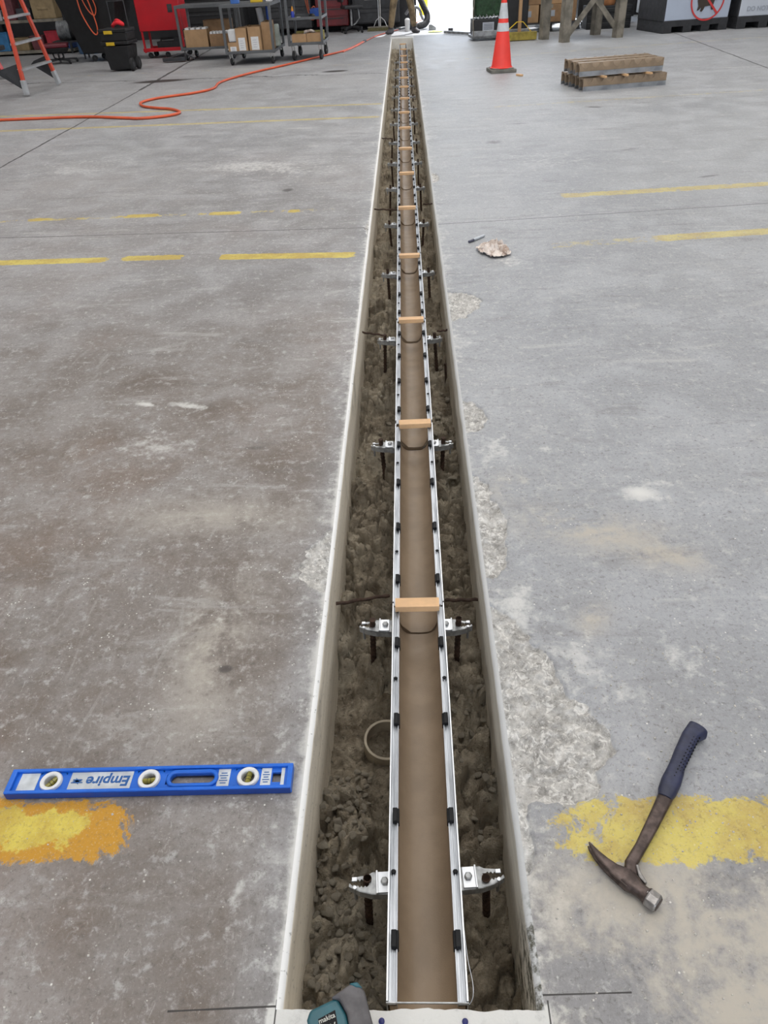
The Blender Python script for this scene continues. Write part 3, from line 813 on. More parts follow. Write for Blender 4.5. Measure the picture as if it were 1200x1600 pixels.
# web with round and oblong openings: built as strips between them
VX = [.150 * L_, .497 * L_, .845 * L_]; VR = .021
def web_poly(x0, x1): return [(x0, .006), (x1, .006), (x1, Wd - .006), (x0, Wd - .006)]
wb = MB(); zlo, zhi = .007, .014
def ring_block(cx, x0, x1, r):
    n = 24; cy = Wd / 2
    pts = []
    for i in range(n):
        a = 2 * PI * i / n; pts.append((cx + r * math.cos(a), cy + r * math.sin(a)))
    # outer square matched by angle
    outp = []
    for i in range(n):
        a = 2 * PI * i / n; ca, sa = math.cos(a), math.sin(a)
        tx = ((x1 - cx) if ca > 0 else (cx - x0)) / max(abs(ca), 1e-6); ty = (Wd / 2 - .006) / max(abs(sa), 1e-6)
        t = min(tx, ty); outp.append((cx + t * ca, cy + t * sa))
    k0 = len(wb.v)
    for z in (zlo, zhi):
        for p in pts: wb.v.append((p[0], p[1], z))
        for p in outp: wb.v.append((p[0], p[1], z))
    for i in range(n):
        j = (i + 1) % n
        wb.f += [(k0 + i, k0 + j, k0 + n + j, k0 + n + i), (k0 + 2 * n + i, k0 + 3 * n + i, k0 + 3 * n + j, k0 + 2 * n + j), (k0 + i, k0 + 2 * n + i, k0 + 2 * n + j, k0 + j)]
        wb.mi += [0, 0, 0]
for cx in VX: ring_block(cx, cx - .030, cx + .030, VR)
slot = (.572 * L_, .728 * L_)
wb.prism(web_poly(.012, VX[0] - .030), zlo, zhi); wb.prism(web_poly(VX[0] + .030, VX[1] - .030), zlo, zhi)
wb.prism(web_poly(VX[1] + .030, slot[0] - .010), zlo, zhi)
wb.box(((slot[0] + slot[1]) / 2, .0115, (zlo + zhi) / 2), (slot[1] - slot[0] + .02, .013, zhi - zlo)); wb.box(((slot[0] + slot[1]) / 2, Wd - .0115, (zlo + zhi) / 2), (slot[1] - slot[0] + .02, .013, zhi - zlo))
wb.prism(web_poly(slot[1] + .010, VX[2] - .030), zlo, zhi)
hx = .945 * L_
wb.prism(web_poly(VX[2] + .030, hx - .010), zlo, zhi); wb.prism(web_poly(hx + .010, L_ - .012), zlo, zhi)
wb.box((hx, .012, (zlo + zhi) / 2), (.02, .012, zhi - zlo)); wb.box((hx, Wd - .012, (zlo + zhi) / 2), (.02, .012, zhi - zlo))
wb.build('web', M_blue, lv)
de = MB(); de.box((L_ / 2, -.0006, H_ / 2 - .001), (L_ - .004, .0014, H_ - .005)); de.build('bottom_edge', M_blued, lv)
# grip lining round the slot
sl = MB(); n = 36; inner = []; outer = []
for i in range(n):
    a = 2 * PI * i / n; ca, sa = math.cos(a), math.sin(a)
    hw = (slot[1] - slot[0]) / 2 - .013
    cx = (slot[0] + slot[1]) / 2 + (hw if ca > 0 else -hw)
    inner.append((cx + .0125 * ca, Wd / 2 + .0125 * sa)); outer.append((cx + .0215 * ca, Wd / 2 + .0215 * sa))
for z in (.004, .020):
    for p in inner: sl.v.append((*p, z))
    for p in outer: sl.v.append((*p, z))
for i in range(n):
    j = (i + 1) % n
    sl.f += [(i, j, n + j, n + i), (2 * n + i, 3 * n + i, 3 * n + j, 2 * n + j), (i, 2 * n + i, 2 * n + j, j), (n + i, n + j, 3 * n + j, 3 * n + i)]; sl.mi += [0] * 4
sl.build('hand_slot', M_blue, lv, bevel=.0025, smooth=True)
for i, (a, b) in enumerate(((.035 * L_, .100 * L_), (.215 * L_, .435 * L_), (.738 * L_, .780 * L_), (.890 * L_, .925 * L_), (.960 * L_, .972 * L_))):
    lb = MB(); lb.box(((a + b) / 2, Wd / 2, zhi + .0006), (b - a, Wd - .016, .001)); o = lb.build('label_plate', M_labelw, lv)
    if i == 1:
        text_mesh('brand_lettering', 'Empire', .034, M_navy, lv, (.352 * L_, Wd / 2, zhi + .0012), (0, 0, PI), .0003, .0009, 0.12)
        lg = MB()
        for rz in range(4):
            a_ = rz * PI / 2 + .35
            lg.prism([(.012 * math.cos(a_ + PI), .012 * math.sin(a_ + PI) * 0), (.0035 * math.cos(a_ - .9), .0035 * math.sin(a_ - .9)), (.0125 * math.cos(a_), .009 * math.sin(a_)), (.0035 * math.cos(a_ + .9), .0035 * math.sin(a_ + .9))], 0, .0006)
        for q in range(2): lg.box((0, (q - .5) * .007, .0004), (.026 - .006 * q, .0022, .0006))
        o2 = lg.build('logo_mark', M_navy, lv); o2.location = (.242 * L_, Wd / 2, zhi + .0012)
    if i in (2, 3):
        for q in range(5):
            lb2 = MB(); 
        tb = MB()
        for q in range(5): tb.box(((a + b) / 2, Wd / 2 - .012 + q * .006, zhi + .0013), ((b - a) * (.7 if q % 2 else .5), .0022, .0004))
        tb.build('fine_print', M_navy, lv)
for i, cx in enumerate(VX):
    mb = MB(); mb.lathe([(.0145, .003), (.0145, .0185), (.0165, .0205), (.0225, .0205), (.0245, .0175), (.0245, .013), (.0215, .013), (.0215, .003)], (cx, Wd / 2, 0), 36, closed=True)
    ringo = mb.build('vial_ring', M_white, lv, smooth=True)
    vm = MB(); a = (PI / 2 - .1, 1.35, -.6)[i] if i != 1 else 0.12
    a = (.95, .10, 1.45)[i]
    d = Vector((math.cos(a), math.sin(a), 0)) * .0145
    vm.cyl(Vector((cx, Wd / 2, .0105)) - d, Vector((cx, Wd / 2, .0105)) + d, .0062, n=16)
    vo = vm.build('vial', M_vial, ringo, smooth=True)
    ln = MB()
    for q in (-.25, .25):
        p = Vector((cx, Wd / 2, .0105)) + d * q; dn_ = d.normalized()
        ln.cyl(p - dn_ * .0005, p + dn_ * .0005, .0065, n=16)
    ln.build('vial_line', M_clip, vo)

# ---- claw hammer
M_hsteel = simple('worn_brown_steel', (.115, .085, .075), .45, .65, var=.5, nscale=45, bump=.0004, bscale=200)
M_hbright = simple('bare_steel', (.36, .34, .325), .4, .8, var=.4, nscale=60)
M_grip = simple('navy_rubber_grip', (.022, .026, .065), .55, var=.4, nscale=40)
hm = empty('claw_hammer', 'steel claw hammer with dark blue rubber grip lying on yellow stripe right of the trench', 'hammer', (.43, .712, 0), 0)
def W(x, y, z=0.): return (x - .43, y - .712, z)
sh = MB()   # shank: flat oval bar swept along its centre line
def sweep(mb, path, ws, hs, n=16, pw=2.6):
    P = [Vector(p) for p in path]; k0 = len(mb.v)
    for i, p in enumerate(P):
        t = (P[min(i + 1, len(P) - 1)] - P[max(i - 1, 0)]).normalized(); a = t.cross(Vector((0, 0, 1))).normalized(); b = a.cross(t)
        for j in range(n):
            q = 2 * PI * j / n; cq, sq = math.cos(q), math.sin(q)
            x = math.copysign(abs(cq) ** (2 / pw), cq) * ws[i]; z = math.copysign(abs(sq) ** (2 / pw), sq) * hs[i]
            mb.v.append(tuple(p + a * x + b * z))
    m = len(P)
    for i in range(m - 1):
        for j in range(n):
            j2 = (j + 1) % n; mb.f.append((k0 + i * n + j, k0 + i * n + j2, k0 + (i + 1) * n + j2, k0 + (i + 1) * n + j)); mb.mi.append(mb.cur)
    mb.f.append(tuple(k0 + j for j in range(n))); mb.f.append(tuple(k0 + (m - 1) * n + j for j in range(n))); mb.mi += [0, 0]
    return mb
sh = sweep(MB(), [W(.425, .700, .016), W(.434, .732, .016), W(.4615, .7655, .016), W(.489, .802, .016), W(.516, .839, .017), W(.546, .881, .018)], [.013, .0118, .0112, .0128, .0138, .0155], [.010, .008, .0065, .0065, .008, .010])
sh.build('shank', M_hsteel, hm, smooth=True)
gp = sweep(MB(), [W(.536, .868, .018), W(.545, .882, .0185), W(.560, .905, .019), W(.575, .928, .019), W(.583, .942, .019), W(.605, .975, .019), W(.632, 1.014, .020), W(.640, 1.022, .020), W(.655, 1.033, .0195), W(.658, 1.036, .0195)],
           [.014, .0185, .0200, .0180, .0165, .0175, .0180, .0190, .0235, .021], [.012, .0150, .0165, .0155, .0148, .0155, .0165, .0170, .0190, .017], n=24)
go = gp.build('grip', M_grip, hm, smooth=True)
ho = MB()
gd = Vector((.655 - .545, 1.033 - .882, 0)).normalized(); gn = Vector((gd.y, -gd.x, 0))
for row in range(-2, 3):
    for q in range(14):
        p = Vector(W(.562, .905, 0)) + gd * (.006 + q * .0098) + gn * (row * .0055)
        zz = .0345 - abs(row) * .0016 - abs(row) ** 2 * .0004
        ho.cyl(p + Vector((0, 0, zz - .004)), p + Vector((0, 0, zz + .0012)), .0013, n=8)
ho.build('grip_dimple', M_clip, go)
hh = MB()  # head: cheek block + neck + poll as a swept form, claw as a curved tapering blade
ax = Vector((.720, -.694, 0)).normalized()
def Hp(x, y, z=.016): return W(x, y, z)
sweep(hh, [Hp(.4165, .7055), Hp(.428, .692), Hp(.438, .681), Hp(.446, .673), Hp(.449, .670)], [.020, .0185, .013, .0135, .0165], [.0135, .0135, .0115, .0120, .0150], n=20)
hh.build('head', M_hsteel, hm, smooth=True)
pf = sweep(MB(), [Hp(.447, .672), Hp(.451, .668), Hp(.463, .657), Hp(.4655, .6545)], [.0150, .0178, .0178, .0155], [.0140, .0158, .0158, .014], n=8, pw=2.2)
pf.build('striking_face', M_hbright, hm, bevel=.0012)
pd = sweep(MB(), [Hp(.4650, .6550), Hp(.4664, .6536)], [.0138, .0134], [.0125, .0121], n=8, pw=2.2)
pd.build('face_plate', M_hsteel, hm)
for s in (-1, 1):
    cl = MB(); P = [(.4235, .699), (.412, .707), (.398, .7175), (.384, .7325), (.372, .749), (.3635, .764), (.361, .771)]
    n_ = len(P); wz = [.0115, .0105, .0095, .0085, .0070, .0050, .0035]; wt = [.0205, .0170, .0125, .0095, .0065, .0038, .0016]
    Q = []
    sweep(cl, [W(p[0], p[1], .016 + s * (.0010 + .0052 * i / (n_ - 1) + wz[i] * .42)) for i, p in enumerate(P)], wt, [w * .52 for w in wz], n=14, pw=2.5)
    cl.build('claw', M_hsteel, hm, smooth=True)
ng = MB(); ng.prism([(p[0], p[1]) for p in (W(.4405, .727)[:2], W(.4465, .727)[:2], W(.4475, .712)[:2], W(.4545, .692)[:2], W(.4495, .690)[:2], W(.4410, .703)[:2])], .012, .0232)
ng.build('bright_neck_edge', M_hbright, hm, bevel=.002)

# ---- crumpled rag and marker
k = NT('dirty_cloth', .95, 0, .1)
k.color(k.mix(k.step(k.noise(16, 5, .7), .42, .62), (.74, .66, .60), (.36, .27, .22))); k.bump(k.noise(300, 2), .0006); M_rag = k.m
n = 60; uu, vv = np.meshgrid(np.linspace(-1, 1, n), np.linspace(-1, 1, n))
RX = uu * .088 * (1 - .25 * np.abs(vv)) + (fbm(uu, vv, 1.6, 3, 5) - .5) * .06; RY = vv * .115 * (1 - .2 * np.abs(uu)) + (fbm(uu, vv, 1.7, 3, 6) - .5) * .07
fold = np.abs(fbm(uu, vv, 3.4, 3, 70) - .5) * 2
RZ = .006 + .062 * np.exp(-((uu - .1) ** 2 + (vv - .1) ** 2) / .45) * (.35 + 1.1 * fold) + .016 * fold
rg = grid_mesh('cleaning_rag', RX, RY, RZ, np.ones((n - 1, n - 1), bool), M_rag)
rg.location = (.543, 4.43, .001); rg.rotation_euler = (0, 0, .4)
md = rg.modifiers.new('thick', 'SOLIDIFY'); md.thickness = .003; md.offset = 1
tag(rg, 'crumpled dirty beige rag lying on the grey floor right of the trench', 'rag')
mk = empty('marker_pen', 'silver marker pen lying beside the crumpled rag', 'pen', (.455, 4.668, .0085), math.atan2(.114, .104))
mb = MB(); mb.cyl((-.03, 0, 0), (.075, 0, 0), .0085, n=16); mb.build('barrel', simple('silver_paper', (.62, .66, .70), .35, .3), mk, smooth=True)
mb = MB(); mb.cyl((-.075, 0, 0), (-.03, 0, 0), .0075, .0085, n=16); mb.build('cap', simple('dark_cap', (.08, .08, .12), .4), mk, smooth=True)

# ---- blue plugs in the near slab
M_plug = simple('blue_plug', (.012, .016, .13), .5)
for x, lab in ((-.0445, 'blue anchor plug in the near slab below left rail'), (.0965, 'blue anchor plug in the near slab below right rail')):
    mb = MB(); mb.lathe([(.0052, 0), (.0052, .002), (.003, .0035), (0, .0036)], (0, 0, 0), 16)
    o = mb.build('anchor_plug', M_plug, smooth=True); o.location = (x, .4705, 0); tag(o, lab, 'anchor plug')

# ---- cordless tool at the end of the trench, mostly below the frame
M_teal = simple('teal_plastic', (.016, .115, .145), .4, var=.25, nscale=20)
M_rub = simple('dusty_grey_rubber', (.13, .12, .125), .6, var=.4, nscale=25)
M_cream = simple('cream_print', (.55, .55, .50), .5, var=.1)
td = empty('cordless_tool', 'teal and grey cordless power tool resting at left corner of the near slab', 'power tool', (-.110, .449, .001), .33)
mb = MB(); mb.prism([(-.045, -.10), (.012, -.10), (.014, .010), (.006, .040), (-.042, .036), (-.050, .024), (-.050, .004), (-.040, .002), (-.040, -.02)], .004, .052)
hsg = mb.build('housing', M_teal, td, bevel=.006, seg=3)
mb = MB(); mb.prism([(.006, -.10), (.050, -.10), (.052, .030), (.046, .046), (.036, .050), (-.005, .040), (.008, .034), (.015, .010)], .002, .060)
mb.build('rubber_overmould', M_rub, td, bevel=.008, seg=3)
mb = MB(); mb.prism([(.030, .0495), (.044, .0475), (.050, .036), (.040, .040)], .030, .0615); mb.build('corner_cap', M_teal, td, bevel=.002)
mb = MB(); mb.prism([(-.034, -.012), (-.004, -.012), (-.002, .022), (-.032, .018)], .0518, .0530); lbp = mb.build('label_plate', M_clip, hsg)
text_mesh('brand_lettering', 'makita', .0105, M_cream, lbp, (-.018, .0145, .0531), (0, 0, .05), .0002, .0001)
text_mesh('model_lettering', '18V', .015, M_cream, lbp, (-.018, -.001, .0531), (0, 0, .05), .0002, .0001)

# ---- loose crumbs on the floor
def crumbs(name, n, fx, label):
    mb = MB()
    for _ in range(n):
        x, y = fx(); r = .0012 + .0022 * random.random() ** 2
        a = random.uniform(0, 6.28); pts = [(x + r * math.cos(a + t), y + r * math.sin(a + t) * random.uniform(.6, 1.1), 0.0002) for t in (0, 1.6, 3.1, 4.7)]
        top = [(x + r * .55 * math.cos(a + t + .3), y + r * .5 * math.sin(a + t + .3), r * random.uniform(.7, 1.2)) for t in (0, 1.6, 3.1, 4.7)]
        mb.add(pts + top, [(3, 2, 1, 0), (4, 5, 6, 7), (0, 1, 5, 4), (1, 2, 6, 5), (2, 3, 7, 6), (3, 0, 4, 7)])
    return tag(mb.build(name, M_crumb), label, 'crumbs', kind='stuff')
M_crumb = simple('pale_crumb', (.62, .58, .52), .9, var=.3, nscale=200)
crumbs('concrete_crumbs', 900, lambda: (random.uniform(.27, 1.15), random.uniform(.42, 1.3) ** 1.0), 'pale concrete crumbs strewn on the floor right of the trench round the hammer')
crumbs('concrete_crumbs', 380, lambda: (random.uniform(-1.2, -.25), .45 + 2.2 * random.random()), 'pale concrete crumbs strewn on the brown floor left of the trench')

# ================================================================== THE FAR END OF THE HALL
M_red = simple('red_enamel', (.50, .010, .018), .35, var=.15, nscale=3)
M_redd = simple('dark_red_vinyl', (.14, .008, .02), .5, var=.3)
M_blk = simple('black_plastic_shell', (.012, .012, .013), .5, var=.35)
M_blk2 = simple('charcoal_paint', (.035, .036, .04), .55, var=.3)
M_tyre = simple('black_rubber', (.018, .018, .019), .75, var=.3)
M_cart = simple('grey_cart_steel', (.12, .125, .13), .5, .25, var=.2, nscale=6)
M_card = simple('cardboard', (.42, .26, .135), .8, var=.14, nscale=8)
M_card2 = simple('cardboard_inside', (.30, .18, .095), .85, var=.2, nscale=8)
M_paper = simple('white_paper', (.72, .72, .72), .7, var=.08, nscale=30)
M_yel = simple('yellow_plastic', (.70, .46, .02), .5, var=.15)
M_orange = simple('orange_hose', (.72, .12, .045), .5, var=.2, nscale=3)
M_orl = simple('orange_fibreglass', (.68, .085, .04), .45, var=.25, nscale=5)
M_alu = simple('aluminium', (.62, .63, .64), .4, .7, var=.15)
M_chrome = simple('bright_caster_steel', (.7, .7, .7), .3, .9, var=.1)
M_cone = simple('cone_orange', (.92, .06, .045), .5, var=.1, nscale=5)
M_refl = simple('reflective_band', (.62, .65, .68), .45, var=.15, nscale=10)
M_cbase = simple('dusty_cone_base', (.20, .195, .17), .8, var=.35)
M_timber = simple('weathered_post', (.27, .245, .20), .75, var=.45, nscale=6, bump=.001)
M_drk_green = simple('dark_green_cover', (.018, .060, .022), .7, var=.5, nscale=14, bump=.01, bscale=20)
M_bluep = simple('pale_blue_drum', (.10, .22, .42), .5, var=.3, nscale=4)
M_sil = simple('silver_duct', (.36, .37, .38), .45, .5, var=.4, nscale=12)
M_bluegrey = simple('pale_blue_grey_bin', (.46, .52, .63), .55, var=.06, nscale=2)
M_bluegrey2 = simple('pale_grey_bin', (.56, .60, .67), .55, var=.06, nscale=2)
M_sign = simple('red_ring_print', (.62, .05, .05), .5, var=.05)
M_brown = simple('dark_brown_print', (.055, .04, .03), .6, var=.2)
M_greyp = simple('faint_grey_print', (.36, .39, .44), .6, var=.05)
M_khaki = simple('khaki_trousers', (.225, .165, .095), .9, var=.55, nscale=9, bump=.004, bscale=15)
M_shirt = simple('dark_grey_shirt', (.06, .065, .07), .9, var=.3, nscale=8, bump=.004, bscale=12)
M_skin = simple('skin', (.50, .30, .21), .55, var=.1)
M_hair = simple('dark_hair', (.03, .02, .015), .8, var=.3)
M_boot = simple('work_boot', (.07, .065, .07), .7, var=.4, nscale=20)

def caster(parent, x, y, r=.055, w=.032, rz=0., plate=True, top=None, metal=None):
    top = top if top is not None else r * 2 + .03
    mb = MB(); c_, s_ = math.cos(rz), math.sin(rz)
    f = MB()
    off = .03
    wx, wy = x + off * c_, y + off * s_
    f.box((x, y, top - .004), (.07, .06, .008), rz)
    for q in (-1, 1):
        f.bar((x - s_ * q * w * .65, y + c_ * q * w * .65, top - .006), (wx - s_ * q * w * .65, wy + c_ * q * w * .65, r), .025, .003, (c_, s_, 0))
    o = f.build('caster', metal or M_chrome, parent)
    m2 = MB(); m2.lathe([(.3 * r, -w / 2), (r * .93, -w / 2), (r, -w * .3), (r, w * .3), (r * .93, w / 2), (.3 * r, w / 2)], (0, 0, 0), 20, closed=True,
                        M=None)
    wv = Matrix(((c_, 0, -s_), (s_, 0, c_), (0, 1, 0)))
    m2 = MB(); m2.lathe([(.25 * r, -w / 2), (r * .93, -w / 2), (r, -w * .3), (r, w * .3), (r * .93, w / 2), (.25 * r, w / 2)], (wx, wy, r), 20, M=wv, closed=True)
    m2.build('wheel', M_tyre, o, smooth=True)
    m3 = MB(); m3.lathe([(.3 * r, -w * .4), (.3 * r, w * .4)], (wx, wy, r), 12, M=wv); m3.build('hub', metal or M_chrome, o)
    return o

# ---- orange air hose
hp = [(-7.2, 10.15), (-6.2, 10.12), (-4.97, 10.07), (-3.95, 10.02), (-3.35, 9.80), (-3.09, 9.70), (-2.80, 9.80), (-2.70, 10.00), (-2.87, 10.28), (-3.12, 10.45), (-3.34, 10.65), (-3.45, 10.98), (-3.30, 11.31), (-2.90, 11.62),
      (-2.70, 12.0), (-2.72, 12.66), (-2.45, 13.5), (-1.95, 14.5), (-1.55, 15.35), (-1.07, 16.39), (-.80, 17.9)]
mb = MB(); mb.tube(catmull([(x, y, .017) for x, y in hp], 8), .0155, 10)
hz = mb.build('air_hose', M_orange, smooth=True); tag(hz, 'thick orange hose snaking over the floor from left edge toward the far doorway', 'hose')
mb = MB(); mb.tube([(-.80, 17.9, .018), (-.775, 18.0, .018), (-.75, 18.1, .018)], [.018, .026, .018], 8); mb.build('coupling', M_blk2, hz, smooth=True)
mb = MB(); mb.tube(catmull([(x, y, z) for x, y, z in ((-1.10, 16.15, .012), (-.90, 17.1, .012), (-.75, 18.1, .014), (-.55, 19.2, .012), (-.25, 20.1, .012), (.05, 20.6, .03), (.35, 21.0, .10), (.50, 21.3, .14))], 8), .011, 8)
tag(mb.build('air_hose', M_orange, smooth=True), 'thin red-orange line running from the hose coupling past the worker to the doorway', 'hose')

# ---- traffic cone
tc = empty('traffic_cone', 'tall orange traffic cone with two silver bands right of the trench', 'traffic cone', (1.44, 12.42, 0), .1)
mb = MB(); mb.box((0, 0, .022), (.37, .37, .044)); mb.box((0, 0, .050), (.30, .30, .014)); mb.build('base', M_cbase, tc, bevel=.008)
mb = MB(); mb.lathe([(.165, .055), (.150, .062), (.140, .085), (.0365, .86), (.033, .89), (.026, .90), (.022, .90), (.03, .86), (.13, .08)], (0, 0, 0), 40)
cb = mb.build('cone_body', M_cone, tc, smooth=True)
def cr(z): return .140 - (z - .085) * (.140 - .0365) / (.775)
for z0, z1 in ((.495, .595), (.645, .825)):
    mb = MB(); mb.lathe([(cr(z0) + .0008, z0), (cr(z0) + .0022, z0 + .001), (cr(z1) + .0022, z1 - .001), (cr(z1) + .0008, z1)], (0, 0, 0), 40, closed=True); mb.build('reflective_band', M_refl, tc, smooth=True)
mb = MB(); mb.box((-.100, -.082, .30), (.006, .035, .06)); 
mb = MB(); mb.box((0, 0, 0), (.026, .003, .05)); so = mb.build('paint_smudge', simple('green_smudge', (.25, .35, .06), .7), tc); so.location = (-.095, -.060, .27); so.rotation_euler = (-.12, 0, -1.0)
mb = MB(); mb.box((1.635, 11.87, .012), (.045, .11, .022), .5); tag(mb.build('wood_offcut', M_pine, bevel=.002), 'small pale wood offcut on the floor beside the traffic cone', 'wood offcut')

# ---- spare channel sections stacked upside down
ang = math.atan2(.225, 1.09); sx0, sy0 = 2.20, 10.22
ux, uy = math.cos(ang), math.sin(ang)
def spare(k_along, k_across, z, lab):
    o = copy_tree(sec0); o.scale = (1, 1.07, 1)
    # local +Y runs along the pile, flipped over so that the rails are down
    x = sx0 + ux * k_along - uy * k_across; y = sy0 + uy * k_along + ux * k_across
    o.location = (x, y, z)
    o.rotation_euler = Euler((0, PI, ang - PI / 2), 'XYZ')
    tag(o, lab, 'drain channel', 'spare drain channel sections stacked on the floor')
for i in range(5):
    spare(0 + .012 * ((i * 7) % 3 - 1), .075 + i * .152, .001, 'spare channel section in the bottom layer of the stack, %s row from the camera' % ORD[i])
for i in range(3):
    spare(-.075 + .01 * i, .085 + i * .20, .160, 'spare channel section in the top layer of the stack, %s row from the camera' % ORD[i])
for i, a in enumerate((.22, .50, .80)):
    mb = MB(); mb.box((0, .30, 0), (.034, .74, .020))
    o = mb.build('wooden_spacer', M_pine, bevel=.001); o.location = (sx0 + ux * a, sy0 + uy * a, .149); o.rotation_euler = (0, 0, ang + (.12, .05, .18)[i])
    tag(o, ('left', 'middle', 'right')[i] + ' wood strip between the two layers of stacked channel sections', 'wood strip', 'wood strips between the stacked channels')

# ---- stepladder at the left edge
ld = empty('stepladder', 'tall orange stepladder with silver feet at the left edge of the hall', 'stepladder', (-5.5, 12.8, 0))
def Lc(x, y, z): return (x + 5.5, y - 12.8, z)
fa = (Lc(-5.51, 12.21, .02), Lc(-5.60, 12.62, 3.0)); fb = (Lc(-5.47, 13.38, .02), Lc(-5.95, 13.02, 3.0))
ra = (Lc(-7.30, 12.15, .02), Lc(-5.75, 12.62, 2.95)); rb_ = (Lc(-7.30, 13.45, .02), Lc(-6.10, 13.02, 2.95))
def lerp(a, b, t): return tuple(a[i] + (b[i] - a[i]) * t for i in range(3))
for p in (fa, fb, ra, rb_):
    mb = MB(); mb.bar(lerp(*p, .05), p[1], .070, .040, (1, 0, 0)); mb.build('rail', M_orl, ld, bevel=.004)
    mb = MB(); mb.bar(p[0], lerp(*p, .062), .090, .055, (1, 0, 0)); mb.box((p[0][0], p[0][1], -.012), (.11, .10, .015)); mb.build('foot', M_alu, ld, bevel=.003)
for q in range(1, 9):
    t = q * .105
    mb = MB(); mb.bar(lerp(*fa, t), lerp(*fb, t), .09, .028, (0, 0, 1)); mb.build('step', M_alu, ld)
for q in (.25, .55, .8):
    mb = MB(); mb.bar(lerp(*ra, q), lerp(*rb_, q), .03, .03); mb.build('rear_brace', M_alu, ld)
for p in (fa, fb):
    a = lerp(*p, .02); b = lerp(*p, .13); mb = MB()
    mb.add([(a[0] - .02, a[1], a[2]), (a[0] - .36, a[1] + .02, .30), (a[0] - .30, a[1] + .02, .345), (b[0] - .03, b[1], b[2]), (a[0] - .02, a[1] + .02, a[2]), (a[0] - .36, a[1] + .04, .30), (a[0] - .30, a[1] + .04, .345), (b[0] - .03, b[1] + .02, b[2])],
           [(0, 1, 2, 3), (7, 6, 5, 4), (0, 4, 5, 1), (1, 5, 6, 2), (2, 6, 7, 3), (3, 7, 4, 0)])
    mb.build('gusset', M_blk2, ld)
mb = MB(); mb.box(Lc(-5.85, 12.82, 3.02), (.45, .55, .05)); mb.build('top_cap', M_blk2, ld, bevel=.01)

# ---- black trash bin with cord hanging on it
bn = empty('trash_bin', 'big black wheeled trash bin with orange cord hanging on its front', 'trash bin', (-5.82, 17.0, 0), -.1)
mb = MB(); mb.frustum((-.03, 0, .14), (.68, .60), (1.22, .85), .95); mb.build('bin_body', M_blk, bn, bevel=.03, seg=3)
mb = MB(); mb.box((-.03, 0, 1.11), (1.28, .92, .05)); mb.build('lid', M_blk, bn, bevel=.02)
for x, y in ((-.22, -.22), (.05, -.22), (-.22, .22), (.26, .22)): caster(bn, x, y, .055, .03, .5, top=.14, metal=M_blk2)
mb = MB(); mb.tube(catmull([(-.20, -.44, 1.06), (-.17, -.455, .80), (-.06, -.44, .52), (.02, -.43, .46), (.06, -.44, .60), (.02, -.47, .95), (-.02, -.48, 1.07)], 10), .012, 8)
mb.tube(catmull([(-.12, -.46, 1.08), (-.04, -.46, .86), (.06, -.45, .76), (.12, -.45, .88), (.08, -.48, 1.08)], 10), .010, 8)
tag(mb.build('extension_cord', M_orange, smooth=True), 'orange extension cord looped over front of the big black bin', 'cord').location = (-5.82, 17.0, 0)

# ---- rolling tool box
tb = empty('rolling_toolbox', 'black rolling toolbox with yellow latches and two side wheels', 'toolbox', (-4.92, 15.08, 0), -.08)
mb = MB(); mb.frustum((0, 0, .02), (.38, .36), (.46, .42), .36); mb.build('lower_box', M_blk, tb, bevel=.015)
mb = MB(); mb.box((0, 0, .42), (.50, .45, .05)); mb.frustum((0, 0, .445), (.46, .40), (.47, .41), .13); mb.box((0, 0, .60), (.50, .44, .05)); mb.build('upper_box', M_blk, tb, bevel=.012)
for z in (.42, .585):
    mb = MB(); mb.box((-.07, -.226, z - .01), (.15, .018, .05)); mb.box((-.07, -.236, z - .02), (.07, .012, .02)); mb.build('latch', M_yel, tb, bevel=.006)
for s in (1,):
    for yy in (-.12, .16):
        mb = MB(); wv = Matrix(((0, 0, 1), (1, 0, 0), (0, 1, 0)))
        mb.lathe([(.02, -.025), (.088, -.025), (.098, -.015), (.098, .015), (.088, .025), (.02, .025)], (.235, yy - .07, .098), 24, M=wv, closed=True); w_ = mb.build('wheel', M_tyre, tb, smooth=True)
        mb = MB(); mb.lathe([(.04, -.028), (.04, .028)], (.235, yy - .07, .098), 16, M=wv); mb.build('hub', M_blk2, w_)
mb = MB(); mb.tube([(-.15, .2, .6), (-.15, .2, 1.0), (.15, .2, 1.0), (.15, .2, .6)], .012, 8); mb.build('pull_handle', M_blk2, tb)
mb = MB(); mb.tube(catmull([(-.09, -.02, 0), (-.05, .04, .05), (0, 0, .08), (.05, .03, .05), (.10, -.03, .02), (.02, -.05, .05), (-.05, -.04, .03)], 6), .028, 8)
o = mb.build('red_rag', simple('bright_red_cloth', (.72, .02, .03), .8), smooth=True); o.location = (-4.86, 15.02, .655); tag(o, 'bright red cloth bundled on top of the rolling toolbox', 'rag')

# ---- red tool cart
rc = empty('tool_cart', 'bright red steel tool cart on casters behind the black rolling toolbox', 'tool cart', (-4.62, 17.06, 0), .0)
mb = MB(); mb.box((0, 0, .78), (.84, .52, .66)); mb.build('cabinet', M_red, rc, bevel=.012)
mb = MB(); mb.box((.24, -.262, .80), (.09, .012, .13)); mb.box((.24, -.272, .79), (.05, .016, .05)); mb.build('lock_plate', M_blk2, rc, bevel=.003)
for x in (-.385, .385):
    mb = MB(); mb.box((x, -.235, .28), (.035, .035, .36)); mb.build('post', M_red, rc); mb = MB(); mb.box((x, .235, .28), (.035, .035, .36)); mb.build('post', M_red, rc)
mb = MB(); mb.box((0, 0, .125), (.84, .52, .02)); mb.box((0, -.255, .145), (.84, .012, .06)); mb.box((0, .255, .145), (.84, .012, .06)); mb.build('bottom_tray', M_red, rc, bevel=.003)
mb = MB(); mb.box((0, 0, 1.12), (.90, .56, .03)); mb.build('top', M_blk2, rc, bevel=.005)
